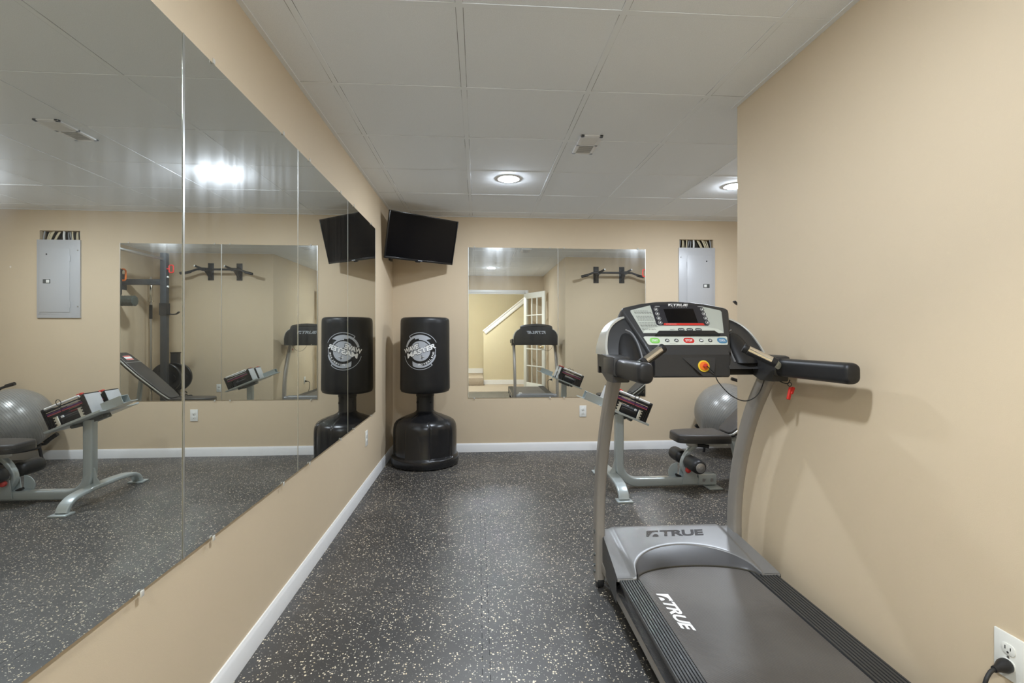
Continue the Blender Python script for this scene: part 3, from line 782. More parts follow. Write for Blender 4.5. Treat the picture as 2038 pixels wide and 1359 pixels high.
def treadmill():
    t = thing('treadmill', (TX, 1.5, 0), 'grey and black treadmill along the bare wall, console facing the doorway', 'treadmill')
    ZD = .200; YR, YFRONT = .72, 1.99
    RL0, RL1, RR0, RR1 = .580, .664, 1.156, 1.258
    # ---- deck
    b = MB(); b.bb(RL1-.006, RR0+.006, YR+.03, 2.24, ZD-.032, ZD-.009); b.build('deck_board', 'dark', t)
    bl = MB(); bl.bb(RL1+.002, RR0-.002, YR+.02, 2.25, ZD-.009, ZD-.004)
    belt = bl.build('running_belt', 'belt', t)
    k = MB(); brand(k, plane((.694, 1.876, ZD-.0035), (.006, -.240, 0), (.046, .0, 0)), .30); k.build('belt_wordmark', 'print', belt, label='white wordmark', recalc=False)
    for nm, a, c, flip in (('side_rail', RL0, RL1, 1), ('side_rail', RR0, RR1, -1)):
        prof = [(0, -.005)]; n = 8; w_ = c-a
        for i in range(n):
            x = i/n*w_; d = w_/n
            prof += [(x+.0008, .0) if i else (.003, 0), (x+d*.68, .0), (x+d*.76, -.006), (x+d*.94, -.006)]
        prof += [(w_, -.004), (w_, -.012), (0, -.012)]
        if flip < 0: prof = [(w_-x, z) for x, z in prof][::-1]
        r = MB(); r.prism(prof, (a, YFRONT+.05, ZD), (1, 0, 0), (0, 0, 1), YFRONT+.05-YR)
        r.build(nm, 'console', t, smooth=20)
    for x0, x1 in ((RL0, RL0+.022), (RR1-.022, RR1)):
        MB().bb(x0, x1, YR+.01, 2.1, .128, ZD-.012, .003).build('side_skirt', 'blackg', t)
        MB().bb(x0+.004, x1-.002, YR+.02, 2.32, .086, .128, .003).build('frame_rail', 'frame', t)
    for x0, x1 in ((RL0-.004, RL1), (RR0, RR1+.004)): MB().bb(x0, x1, YR-.02, YR+.03, .07, ZD+.003, .008, 3).build('rear_end_cap', 'black', t)
    MB().cyl((RL1+.005, YR+.045, ZD-.030), (RR0-.005, YR+.045, ZD-.030), .026, n=24).build('rear_roller', 'steel', t)
    for x in (RL0+.035, RR1-.035): MB().cyl((x, YR+.05, 0), (x, YR+.05, .075), .02, .017, n=16).build('rear_foot', 'black', t)
    for y in (1.0, 1.6, 2.2): MB().bb(RL0+.02, RR1-.02, y-.02, y+.02, .09, .125).build('cross_member', 'benchdark', t)
    # ---- motor hood
    HW = .348; A_, BY = .262, .215
    def ztop(u, y):
        f = max(0., min(1., (y-YFRONT)/(2.36-YFRONT)))
        z = .214+.052*(f**.85)
        s = max(0., min(1., (abs(u)-.262)/.022)); return z-.009*s*s*(3-2*s)
    def wid(y): return HW-.026*max(0., min(1., (y-YFRONT)/.37))
    def umap(u, y):
        w_ = wid(y)
        return u if abs(u) < .285 else math.copysign(.285+(abs(u)-.285)*(w_-.285)/(HW-.285), u)
    def qf(u): return sqrt(max(0., 1-(u/A_)**2))
    us = [-HW+2*HW*i/96 for i in range(97)]
    rows = []; NR = 14
    for u in us:
        y0 = 1.985+BY*qf(u); r = [V3((TX+umap(u, y0), y0-.001, ztop(u, y0)-.012)), V3((TX+umap(u, y0), y0, ztop(u, y0)-.003)), V3((TX+umap(u, y0+.004), y0+.004, ztop(u, y0)))]
        for i in range(1, NR+1):
            y = y0+.004+(2.365-y0-.004)*i/NR; r.append(V3((TX+umap(u, y), y, ztop(u, y))))
        zt = ztop(u, 2.365)
        for dy, dz in ((.012, .003), (.022, .010), (.030, .025), (.036, .06), (.040, .15)): r.append(V3((TX+umap(u, 2.365), 2.365+dy, zt-dz)))
        r.append(V3((TX+umap(u, 2.365), 2.405, .05))); rows.append(r)
    hood = MB().grid(rows).build('motor_hood', 'silver', t, smooth=60)
    rows = []
    for i in range(65):
        u = -A_+2*A_*i/64; q = qf(u); y0 = 1.985+.108*q; y1 = 1.985+BY*q; r = []
        for j in range(9):
            f = j/8; y = y0+(y1-y0)*f; z = (ZD-.003)+(ztop(u, y1)-.004-ZD+.003)*(f**.8)
            r.append(V3((TX+u, y, z)))
        rows.append(r)
    MB().grid(rows).build('belt_arch', 'step', t, smooth=60)
    lip = MB(); lip.tube([(TX-A_+2*A_*i/64, 1.985+.108*qf(-A_+2*A_*i/64)-.002, ZD-.001) for i in range(65)], .0035, 8); lip.build('arch_lip', 'dark', t)
    for s in (-1, 1):
        ys = [YFRONT-.003]+[YFRONT+.385*i/10 for i in range(1, 11)]; rows = []
        for y in ys:
            x = TX+s*wid(y); z = ztop(HW, y)
            rows.append([V3((x, y, z)), V3((x+s*.004, y, z-.006)), V3((x+s*.005, y, z-.03)), V3((x+s*.004, y, .10+.0*y))])
        sk = MB().grid(rows)
        r0 = rows[0]; xi = TX+s*A_*.995
        sk.add([r0[0], r0[1], r0[2], V3((r0[2].x, r0[2].y, .192)), V3((xi, r0[0].y, .192)), V3((xi, r0[0].y, ztop(HW, YFRONT)))], [(0, 1, 2, 3, 4, 5)])
        sk.build('hood_side', 'console', t)
    k = MB(); brand(k, lambda a, c: V3((TX-.128+.278*a+.018*c, 2.268+.052*c, ztop(0, 2.268+.052*c)+.0012)), .0); k.build('hood_wordmark', 'chromeprint', hood, label='dark chrome wordmark', recalc=False)
    # ---- base feet and uprights
    for s in (-1, 1):
        x = TX+s*.338
        path = catmull([(x, 2.335, .035), (x, 2.335, .20), (x, 2.335, .34), (x, 2.312, .50), (x, 2.262, .67), (x, 2.175, .86), (x, 2.065, 1.02), (x, 2.03, 1.06)], 8)
        sec = rrect(.044, .078, .014, 4)
        up = MB().sweep(path, sec, (1, 0, 0)).build('upright', 'frame', t)
        for z in (.075, .105, .155): MB().cyl((x+s*.022, 2.325, z), (x+s*.029, 2.325, z), .007, n=12).build('bolt', 'benchdark', up)
        MB().cyl((x+s*.022, 2.335, .26), (x+s*.0235, 2.335, .26), .012, n=16).build('access_cap', 'benchdark', up)
        MB().cyl((x-.016, 2.325, .032), (x+.016, 2.325, .032), .032, n=28, bev=.006).build('transport_wheel', 'black', t)
        # ---- bracket, handlebar, pulse grip
        br = MB(); br.prism([(-.040, .030), (-.030, -.030), (.06, -.060), (.150, -.058), (.158, .036), (.03, .046), (-.035, .050)], (x-.036, 2.115, 1.072), (0, -1, 0), (0, 0, 1), -.072, .008, 2)
        br.box((x, 2.035, 1.078), (.076, .17, .087), .016)
        br.build('handle_bracket', 'console', t)
        y0, y1 = 1.965, (1.645 if s < 0 else 1.575)
        path = [(x+.0, y0, 1.073)]+[(x+s*.008*((y0-y)/.35), y, 1.073+.004*(y0-y)/.35) for y in [y0-(y0-y1-.02)*i/6 for i in range(1, 7)]]
        path += [(path[-1][0], y1+.012, path[-1][2]), (path[-1][0], y1+.004, path[-1][2]), (path[-1][0], y1, path[-1][2])]
        n_ = len(path)
        h = MB(); h.sweep(path, rrect(.056, .074, .022, 5), (1, 0, 0), scale=lambda f: 1 if f < .75 else (.97 if f < .85 else (.88 if f < .95 else .70)))
        h.build('handlebar', 'foam', t)
        a = V3((TX+s*.278, 1.900, 1.094)); c = V3((TX+s*.168, 1.952, 1.156)); d = (c-a).normalized()
        g_ = MB(); g_.cyl(a+d*.012, c-d*.014, .0175, n=24); pg = g_.build('pulse_grip', 'chrome', t)
        gk = MB(); gk.cyl(a, a+d*.020, .019, n=24); gk.cyl(c-d*.022, c, .0195, n=24, bev=.004)
        gk.cyl(a+d*.02-V3((0, 0, .004)), c-d*.02-V3((0, 0, .004)), .0168, n=20)
        gk.build('grip_end', 'black', pg)
        st = MB(); st.cyl(V3((x-s*.02, 1.945, 1.078)), a+d*.004, .0135, n=16); st.build('grip_stem', 'inlay2', t)
    # ---- console
    P0 = V3((TX+.008, 2.10, 1.14)); U = V3((1, 0, 0)); Vv = V3((0, .648, .762)).normalized(); N = U.cross(Vv)
    CX = P0.x
    def con(lift): return lambda a, b_: P0+U*a+Vv*b_+N*lift
    def sym(pts): return pts+[(-a, b_) for a, b_ in reversed(pts) if abs(a) > 1e-6]
    top = [(-.252*sin(R(a)), 0) for a in ()]
    def outline(grow=0.):
        half = [(.186, -.012), (.196, .03), (.256, .225), (.259, .243), (.252, .256), (.236, .264), (.155, .287), (.08, .299), (0, .303)]
        pts = half+[(-a, b_) for a, b_ in reversed(half[:-1])]
        return pts
    hs = MB(); hs.prism([(a, b_) for a, b_ in outline()], P0-N*.058, U, Vv, .058, .010, 3)
    head = hs.build('console_head', 'console', t)
    # frame rib beside the face
    def sheet(mb, pts, lift): mb.prism(pts, P0, U, Vv, lift)
    i1 = MB(); i1.prism([(-.217, .238), (-.120, .269), (-.06, .275), (.06, .275), (.120, .269), (.217, .238), (.219, .228), (.187, .098), (-.187, .098), (-.219, .228)], P0+N*.0002, U, Vv, .0012)
    face = i1.build('face_panel', 'inlay', head)
    i2 = MB(); lo = [(-.183+.366*i/24, .099) for i in range(25)]; hi = [(-.183+.366*i/24, .108+.033*sqrt(max(0, 1-((-1+i/12))**2))) for i in range(25)]
    i2.grid([[con(.0017)(*p) for p in lo], [con(.0017)(*p) for p in hi]]); i2.build('face_curve', 'inlay2', head, recalc=False)
    i3 = MB(); i3.prism([(-.116, .271), (0, .278), (.130, .271), (.136, .266), (.136, .150), (.128, .143), (-.106, .143), (-.114, .150)], P0+N*.0014, U, Vv, .0010); i3.build('display_surround', 'consoleface', head)
    i4 = MB(); i4.prism([(-.058, .246), (.086, .248), (.084, .160), (-.058, .160)], P0+N*.0024, U, Vv, .0006); i4.build('display_screen', 'screen', head)
    i5 = MB(); i5.prism([(-.078, .156), (.108, .156), (.112, .1435), (-.082, .1435)], P0+N*.0024, U, Vv, .0006); i5.build('red_band', 'red', head)
    def lettering(nm, txt, pl_, **k):
        q = MB(); put_text(q, txt, pl_, **k); q.build(nm, 'print', head, recalc=False)
    lettering('red_band_lettering', 'HRC CRUISE CONTROL', lambda a, c: con(.0033)(-.070+a*.05, .149+c*.004))
    q = MB(); brand(q, lambda a, c: con(.0030)(-.028+.098*a, .264+.0155*c), .28); q.build('face_wordmark', 'print', head, recalc=False)
    lettering('fitness_lettering', 'FITNESS', lambda a, c: con(.0030)(-.012+.070*a, .2565+.0035*c), spacing=1.6)
    for x_ in (-.096, .112): lettering('column_heading', 'WORKOUT', lambda a, c, x_=x_: con(.0030)(x_+.024*a, .2605+.0035*c), bold=.03)
    tl = MB()
    rr = random.Random(3)
    for j in range(15):
        z_ = .232-j*.0082; xl = -.204+.5*(.232-z_)*.30
        if j in (3, 8): continue
        n_ = 7; x_ = xl
        for i in range(n_):
            w_ = rr.uniform(.005, .013); tl.add([con(.0017)(x_, z_), con(.0017)(x_+w_, z_), con(.0017)(x_+w_, z_+.0026), con(.0017)(x_, z_+.0026)], [(0, 1, 2, 3)]); x_ += w_+.0022
            if x_ > -.124: break
    tl.build('instruction_lines', 'printdark', head, recalc=False)
    for x_ in (-.0945, .1295):
        for i, z_ in enumerate((.2435, .2155, .1875, .1600)):
            bt = MB(); o_ = con(.0024)(x_+.0003, z_); bt.prism(ngon(24, .0098, 1.1), o_, U, Vv, .0005); b1 = bt.build('program_button', 'print', head)
            bt = MB(); bt.prism(ngon(24, .0089, 1.1), o_, U, Vv, .0010); bt.build('button_disc', 'dkbtn', b1)
            ic = MB(); k_ = con(.0037)
            ic.prism(ngon(8, .003), k_(x_+.001, z_+.002), U, Vv, .0003); ic.prism([(-.005, -.003), (.004, -.003), (.004, .0), (-.005, .001)], k_(x_, z_-.002), U, Vv, .0003)
            ic.build('button_icon', 'print', b1)
    for i, x_ in enumerate((-.048, -.007, .033, .074)):
        bt = MB(); bt.prism(rrect(.030, .019, .0094), con(.0018)(x_, .1175), U, Vv, .0012); b1 = bt.build('mode_button', 'inlay2' if i == 0 else 'dkbtn', head)
        ic = MB(); put_text(ic, ('SELECT', 'SCAN', 'BACK', 'ENTER')[i], lambda a, c: con(.0032)(x_-.010+a*.020, .1145+c*.006), bold=.02); ic.build('button_lettering', 'printdark' if i == 0 else 'print', b1, recalc=False)
    s_ = MB(); s_.prism([(-.140, 0), (-.118, .0225), (.140, .0235), (.160, 0)], con(.0)(0, .0785), U, Vv, .016, .003); s_.build('reading_ledge', 'black', head)
    s_ = MB(); s_.prism([(-.192, .074), (-.186, .078), (.190, .078), (.194, .074), (.184, .034), (.180, .030), (-.174, .030), (-.180, .034)], P0+N*.0002, U, Vv, .0014); s_.build('key_strip', 'inlay2', head)
    def key(nm, m_, x_, w_, h_, txt, tm='print', th_=.45, rim=None):
        if rim:
            q = MB(); q.prism(rrect(w_+.004, h_+.004, (h_+.004)/2*.98), con(.0016)(x_, .054), U, Vv, .0006); q.build(nm+'_rim', rim, head)
        q = MB(); q.prism(rrect(w_, h_, h_/2*.98), con(.0018)(x_, .054), U, Vv, .0014, .0004); kq = q.build(nm, m_, head)
        if txt:
            z_ = MB(); put_text(z_, txt, lambda a, c: con(.0036)(x_-w_*.32+a*w_*.64, .054-h_*th_/2+c*h_*th_), bold=.03); z_.build('key_lettering', tm, kq, recalc=False)
    key('start_key', 'green', -.1445, .042, .028, 'START', rim='green'); key('stop_key', 'red', .0105, .050, .030, 'STOP', rim='print'); key('cooldown_key', 'blue', .1640, .042, .028, 'COOL', rim='blue')
    for x_, m_ in ((-.0885, '^'), (-.0465, '^'), (.0674, '-'), (.1085, '+')): key('adjust_key', 'dkbtn', x_, .0195, .0195, m_)
    z_ = MB(); put_text(z_, 'INCLINE', lambda a, c: con(.0018)(-.081+a*.026, .036+c*.003)); put_text(z_, 'SPEED', lambda a, c: con(.0018)(.078+a*.024, .036+c*.003)); z_.build('strip_lettering', 'printdark', head, recalc=False)
    # chin under the face and the box with the emergency stop
    ch = MB()
    ch.prism([(2.10, 1.150), (2.076, 1.122), (2.072, 1.030), (2.085, 1.022), (2.24, 1.030), (2.24, 1.150)], (CX-.166, 0, 0), (0, 1, 0), (0, 0, 1), .334, 0)
    ch.build('console_chin', 'console', t)
    es = MB()
    q = [V3((CX+a, y, z)) for a, y, z in ((-.045, 2.0745, 1.109), (.105, 2.0745, 1.109), (.089, 2.055, 1.031), (.040, 2.055, 1.031))]
    q2 = [V3((CX+a, 2.078, z)) for a, z in ((-.045, 1.109), (.105, 1.109), (.089, 1.029), (.040, 1.029))]
    es.add(q+q2, [(0, 1, 2, 3), (0, 3, 7, 4), (1, 5, 6, 2), (3, 2, 6, 7), (0, 4, 5, 1)]); ep = es.build('stop_plate', 'console', t)
    sn = (q[1]-q[0]).cross(q[3]-q[0]).normalized(); sn = sn if sn.y < 0 else -sn
    ec = V3((CX+.046, 2.0650, 1.072))
    MB().cyl(ec, ec+sn*.004, .0255, n=40, bev=.001).build('stop_ring', 'yellow', ep)
    MB().cyl(ec+sn*.004, ec+sn*.007, .0195, n=40, bev=.001).build('stop_disc', 'orange', ep)
    kk = MB().box(ec+sn*.016, (.009, .022, .016), .003, (0, .6, 0)); kk.build('safety_key', 'red', ep)
    # cross beam to both uprights
    cbm = MB(); cbm.bb(TX-.315, TX+.315, 2.105, 2.245, 1.030, 1.122, .008); cbm.build('cross_beam', 'black', t)
    # wings with their bottle wells: they lean back with the console face
    wing = [(.352, 1.060), (.354, 1.130), (.346, 1.175), (.328, 1.222), (.296, 1.258), (.247, 1.284), (.200, 1.290)]
    def wy(z): return 2.128+(z-1.14)*.82
    for s in (-1, 1):
        pts = catmull([(a, z, 0) for a, z in wing], 5); rows = []
        for p in pts:
            a, z = p.x, p.y; ai = min(.17, a-.01)
            rows.append([V3((TX+s*ai, 2.30, z)), V3((TX+s*a, 2.30, z)), V3((TX+s*a, wy(z)+.004, z)), V3((TX+s*(a-.004), wy(z), z)), V3((TX+s*ai, wy(z), z))])
        wo = MB().grid(rows).build('side_wing', 'console', t)
        pa = [V3((TX+s*p.x, (wy(p.y)+2.30)/2, p.y)) for p in pts[5:28]]
        rm = MB(); rows = []
        for p in pts[4:29]:
            z = p.y; n2 = V3((s*(p.x-.17), 0, (z-1.10)*1.2)).normalized(); q = V3((TX+s*p.x, 0, z))
            y0, y1 = wy(z)-.006, 2.302
            rows.append([q+V3((0, y1, 0)), q+n2*.008+V3((0, y1, 0)), q+n2*.008+V3((0, y0+.004, 0)), q+n2*.004+V3((0, y0, 0)), q-n2*.001+V3((0, y0, 0)), q-n2*.002+V3((0, y0+.01, 0))])
        rm.grid(rows); rm.build('wing_trim', 'rim', wo)
        rows = []
        for j in range(15):
            f = j/14; z = 1.085+.135*f; wd = .050*sqrt(max(0, 1-f**2.2)); r = []
            for i in range(13):
                a = -pi/2+pi*i/12; r.append(V3((TX+s*(.262-.012*f)+wd*sin(a), wy(z)+.004-wd*.62*cos(a), z)))
            rows.append(r)
        MB().grid(rows).build('bottle_well', 'black', wo, smooth=60)
        a_ = MB(); pts = []
        for j in range(16):
            f = j/15; z = 1.088+.142*f; wd = .056*sqrt(max(0, 1-f**2.2)); pts.append((TX+s*(.262-.012*f)-s*wd, wy(z)-.001, z))
        a_.tube(pts, .0045, 8); a_.build('well_rib', 'silver', wo)
    # back shell of the console with the wordmark
    bs = [(-.35, 1.028), (.35, 1.028), (.352, 1.13), (.325, 1.215), (.262, 1.275), (.240, 1.322), (.12, 1.340), (0, 1.345), (-.12, 1.340), (-.240, 1.322), (-.262, 1.275), (-.325, 1.215), (-.352, 1.13)]
    sh = MB(); sh.prism([(-a, z) for a, z in bs], (TX, 2.288, 0), (-1, 0, 0), (0, 0, 1), .034, .010, 3); so = sh.build('back_shell', 'black', t)
    k = MB(); brand(k, lambda a, c: V3((TX+.150-.300*a, 2.3228, 1.205+.045*c)), .28); k.build('back_wordmark', 'printgrey', so, label='silver wordmark', recalc=False)
    # safety cord and clip
    cd = MB(); cd.tube(catmull([ec+sn*.022, (CX+.083, 2.045, 1.045), (CX+.100, 2.04, 1.005), (CX+.150, 2.03, .950), (CX+.215, 2.03, .925), (CX+.275, 2.035, .955), (CX+.318, 2.05, 1.035)], 8), .0022, 8)
    cd.tube(catmull([(CX+.320, 2.035, 1.035), (CX+.345, 1.985, 1.010), (CX+.357, 1.96, 1.006), (CX+.360, 1.95, 1.022)], 6), .0022, 8)
    cd.build('safety_cord', 'elastic', t)
    cl = MB(); c0 = V3((TX+.365, 1.945, .972))
    cl.torus(c0+V3((-.002, 0, .032)), .008, .0016, (.9, .4, 0), 20, 6); lo_ = cl.build('clip_loop', 'elastic', t)
    cl = MB(); cl.box(c0+V3((-.002, 0, -.006)), (.016, .010, .052), .003, (0, R(18), R(20))); cl.box(c0+V3((.010, 0, .006)), (.010, .012, .030), .002, (0, R(26), R(20))); cl.build('safety_clip', 'red', t, label='red clip on the black cord')
treadmill()

# ------------------------------------------------------------------ weight bench with its dumbbell tray
BY_ = 3.80
SL = R(22.5)
TA = V3((cos(SL), 0, -sin(SL))); TB = V3((0, 1, 0)); TC = V3((sin(SL), 0, cos(SL)))   # tray: down the slope, across, out of the plate
TO = V3((1.085, 3.835, .600))
def tp(a, b, c): return TO+TA*a+TB*b+TC*c
TM = Matrix((TA, TB, TC)).transposed()
def weight_bench():
    t = thing('weight_bench', (1.6, BY_, 0), 'grey weight bench with brown pad, leg rollers and a post carrying a tray of dumbbells', 'weight bench')
    sec = rrect(.066, .066, .012, 4)
    path = [(1.876, BY_, .046), (1.6, BY_, .046), (1.32, BY_, .046)] + [(1.25-.145*sin(R(a)), BY_, .191-.145*cos(R(a))) for a in range(0, 91, 9)] + [(1.105, BY_, .40), (1.105, BY_, .585)]
    MB().sweep(path, sec, (0, 1, 0)).build('main_tube', 'bench', t)
    MB().sweep([(2.07, BY_, .046), (2.62, BY_, .046)], sec, (0, 1, 0)).build('rear_tube', 'bench', t)
    def foot(x, y0, y1, hgt):
        ym = (y0+y1)/2; L = (y1-y0)/2
        pa = catmull([(x, y0+.012, .012), (x, y0+.045, .060), (x, y0+.12, hgt-.012), (x, ym-.10, hgt), (x, ym+.10, hgt), (x, y1-.12, hgt-.012), (x, y1-.045, .060), (x, y1-.012, .012)], 6)
        f = MB(); f.sweep(pa, rrect(.078, .030, .009, 3), (1, 0, 0)); fo = f.build('foot_arch', 'bench', t)
        for y in (y0+.012, y1-.012): MB().box((x, y, .006), (.112, .088, .012), .003).build('foot_pad', 'bench', fo)
    foot(1.052, 3.47, 4.24, .105); foot(2.58, 3.50, 4.10, .105)
    g_ = MB(); g_.prism([(0, .118), (.052, .118), (.020, .16), (.006, .225), (0, .235)], (1.072, BY_-.006, 0), (-1, 0, 0), (0, 0, 1), -.012, 0); g_.build('gusset', 'bench', t)
    MB().bb(1.36, 1.50, BY_-.020, BY_+.020, .0795, .0805).build('maker_plate', 'rim', t)
    MB().box((1.585, BY_, .086), (.045, .03, .018), .005, (0, .4, 0)).build('rubber_stop', 'black', t)
    # leg-roller strut
    st = MB(); st.sweep(catmull([(1.665, BY_, .075), (1.620, BY_, .16), (1.640, BY_, .24), (1.700, BY_, .31), (1.79, BY_, .355)], 8), rrect(.045, .034, .008, 3), (0, 1, 0)); st.build('roller_strut', 'bench', t)
    ax = MB(); ax.cyl((1.650, BY_-.262, .212), (1.650, BY_+.262, .212), .012, n=14); ax.build('roller_axle', 'steel', t)
    for s in (-1, 1):
        y0, y1 = BY_+s*.050, BY_+s*.252
        r = MB(); L = .202
        def rf(r_, z, a, L=L): return r_*(1-.05*max(0, 1-abs(z-L)/.02)*(.5+.5*sin(a*14)))
        r.lathe([(.018, 0), (.040, .002), (.052, .014), (.054, .05), (.054, .15), (.052, .185), (.044, L-.002), (.030, L)], (1.650, y0, .212), (0, s, 0), 84, rf=rf); fr_ = r.build('foam_roller_pad', 'foam', t, smooth=60)
        MB().cyl((1.650, y1, .212), (1.650, y1+s*.008, .212), .036, n=32, bev=.003).build('roller_cap', 'steel', fr_)
    # pivot bracket with the red pull pin
    for s in (-1, 1):
        pb = MB(); pb.prism([(1.60, .03), (1.72, .03), (1.72, .13), (1.68, .165), (1.62, .165)], (0, BY_+s*.040-.003, 0), (1, 0, 0), (0, 0, 1), -.006, 0); pb.build('pivot_bracket', 'bench', t)
    pb = MB()
    pb.prism(arc_pts((1.60, .10), .075, pi*.5, pi*1.2, 10)+[(1.60, .04)], (0, BY_+.05, 0), (1, 0, 0), (0, 0, 1), -.006, 0)
    pb.build('sector_plate', 'bench', t)
    pn = MB(); pn.cyl((1.665, BY_-.043, .152), (1.665, BY_-.062, .152), .010, n=16); pn.build('pivot_bolt', 'steel', t)
    pn = MB(); pn.lathe([(.010, 0), (.020, .006), (.023, .02), (.020, .034), (.010, .04), (0, .04)], (1.640, BY_-.055, .145), (-.3, -1, .2), 20); pn.build('pull_pin_knob', 'red', t, label='red knob of the pull pin')
    bx = MB(); bx.bb(1.735, 1.88, BY_-.040, BY_+.040, .02, .098, .004); bb_ = bx.build('adjuster_sleeve', 'bench', t)
    for x in (1.775, 1.84): MB().cyl((x, BY_-.040, .058), (x, BY_-.044, .058), .013, n=18).build('sleeve_bolt', 'steel', bb_)
    MB().bb(1.79, 1.90, BY_-.11, BY_+.11, .0, .010, .003).build('floor_plate', 'bench', t)
    # seat
    sp = [(1.545, -.075), (1.56, -.105), (1.60, -.125), (1.70, -.145), (1.93, -.155), (1.945, -.145), (1.945, .145), (1.93, .155), (1.70, .145), (1.60, .125), (1.56, .105), (1.545, .075)]
    s_ = MB(); s_.prism([(a, b) for a, b in sp], (0, BY_, .372), (1, 0, 0), (0, 1, 0), .060, .016, 3); seat = s_.build('seat_pad', 'vinyl', t)
    s_ = MB(); s_.prism([(1.745+(a-1.745)*1.004, b*1.01) for a, b in sp], (0, BY_, .366), (1, 0, 0), (0, 1, 0), .036, .004); s_.build('pad_side', 'vinylblack', seat)
    u_ = MB(); u_.bb(1.66, 1.98, BY_-.030, BY_+.030, .318, .365, .006); u_.build('seat_beam', 'rim', t)
    k_ = MB(); k_.tube([(1.72, BY_-.05, .335), (1.80, BY_-.075, .33)], .014, 12); k_.build('seat_knob', 'black', t)
    # backrest, inclined towards the rack
    a_ = R(41); BD = V3((cos(a_), 0, sin(a_))); BN = V3((-sin(a_), 0, cos(a_))); B0 = V3((1.985, BY_, .395))
    bp = [(0, -.07), (.02, -.10), (.12, -.125), (.45, -.150), (.62, -.142), (.80, -.12), (.84, -.08), (.84, .08), (.80, .12), (.62, .142), (.45, .150), (.12, .125), (.02, .10), (0, .07)]
    s_ = MB(); s_.prism(bp, B0, BD, (0, 1, 0), .052, .014, 3) if BD.cross(V3((0, 1, 0))).dot(BN) > 0 else s_.prism(bp[::-1], B0, BD, (0, 1, 0), .052, .014, 3)
    bk = s_.build('backrest_pad', 'vinyl', t)
    rm = MB(); rm.tube([B0+BD*a+V3((0, b*1.005, 0))+BN*.026 for a, b in bp], .009, 8, closed=True); rm.build('pad_piping', 'rim', bk)
    sb = MB(); sb.box(B0+BD*.655+BN*.0525, (.004, .27, .002), 0, Matrix((BD, V3((0, 1, 0)), BN)).transposed()); sb.build('pad_seam', 'rim', bk)
    lb = MB(); lb.box(B0+BD*.735+BN*.0530, (.075, .12, .0012), 0, Matrix((BD, V3((0, 1, 0)), BN)).transposed()); lo = lb.build('warning_label', 'print', bk, label='white label with red stripes')
    l2 = MB()
    for q in (-.027, .027): l2.box(B0+BD*(.735+q)+BN*.0540, (.016, .115, .0008), 0, Matrix((BD, V3((0, 1, 0)), BN)).transposed())
    l2.build('label_stripes', 'red', lo)
    sp_ = MB(); sp_.sweep([B0+BD*.04-BN*.025, B0+BD*.72-BN*.025], rrect(.05, .045, .008, 3), (0, 1, 0)); sp_.build('backrest_beam', 'bench', t)
    pr = MB(); pr.sweep([B0+BD*.45-BN*.048, V3((2.42, BY_, .079))], rrect(.045, .04, .008, 3), (0, 1, 0)); pr.build('backrest_strut', 'bench', t)
    hp = MB(); hp.sweep([(1.90, BY_, .34), (2.03, BY_, .37), (2.10, BY_, .08)], rrect(.05, .045, .008, 3), (0, 1, 0)); hp.build('seat_post', 'bench', t)
    # tray on the post
    tr_ = MB()
    tr_.box(tp(.02, 0, .0), (.40, .40, .006), .001, TM)
    tr_.box(tp(.02, -.197, .005), (.40, .005, .014), .001, TM); tr_.box(tp(.02, .197, .005), (.40, .005, .014), .001, TM); tr_.box(tp(.217, 0, .005), (.006, .40, .014), .001, TM)
    tr_.prism([(-.18, -.15), (-.18, .05), (-.345, -.05), (-.345, -.12)], tp(0, -.0, -.003), TA, TB, .005)
    tr_.build('dumbbell_tray', 'bench', t)
    bx = MB()
    for c in (.004, .058): bx.box(tp(-.225, -.095, c), (.15, .075, .003), 0, TM)
    for b in (-.132, -.058): bx.box(tp(-.225, b, .031), (.15, .003, .054), 0, TM)
    bx.build('tray_rest', 'bench', t)
    us = MB(); us.box(tp(.01, 0, -.018), (.16, .09, .030), .004, TM); us.cyl(tp(.11, -.10, -.014), tp(.11, .10, -.014), .014, n=14); us.build('tray_mount', 'benchdark', t)
weight_bench()

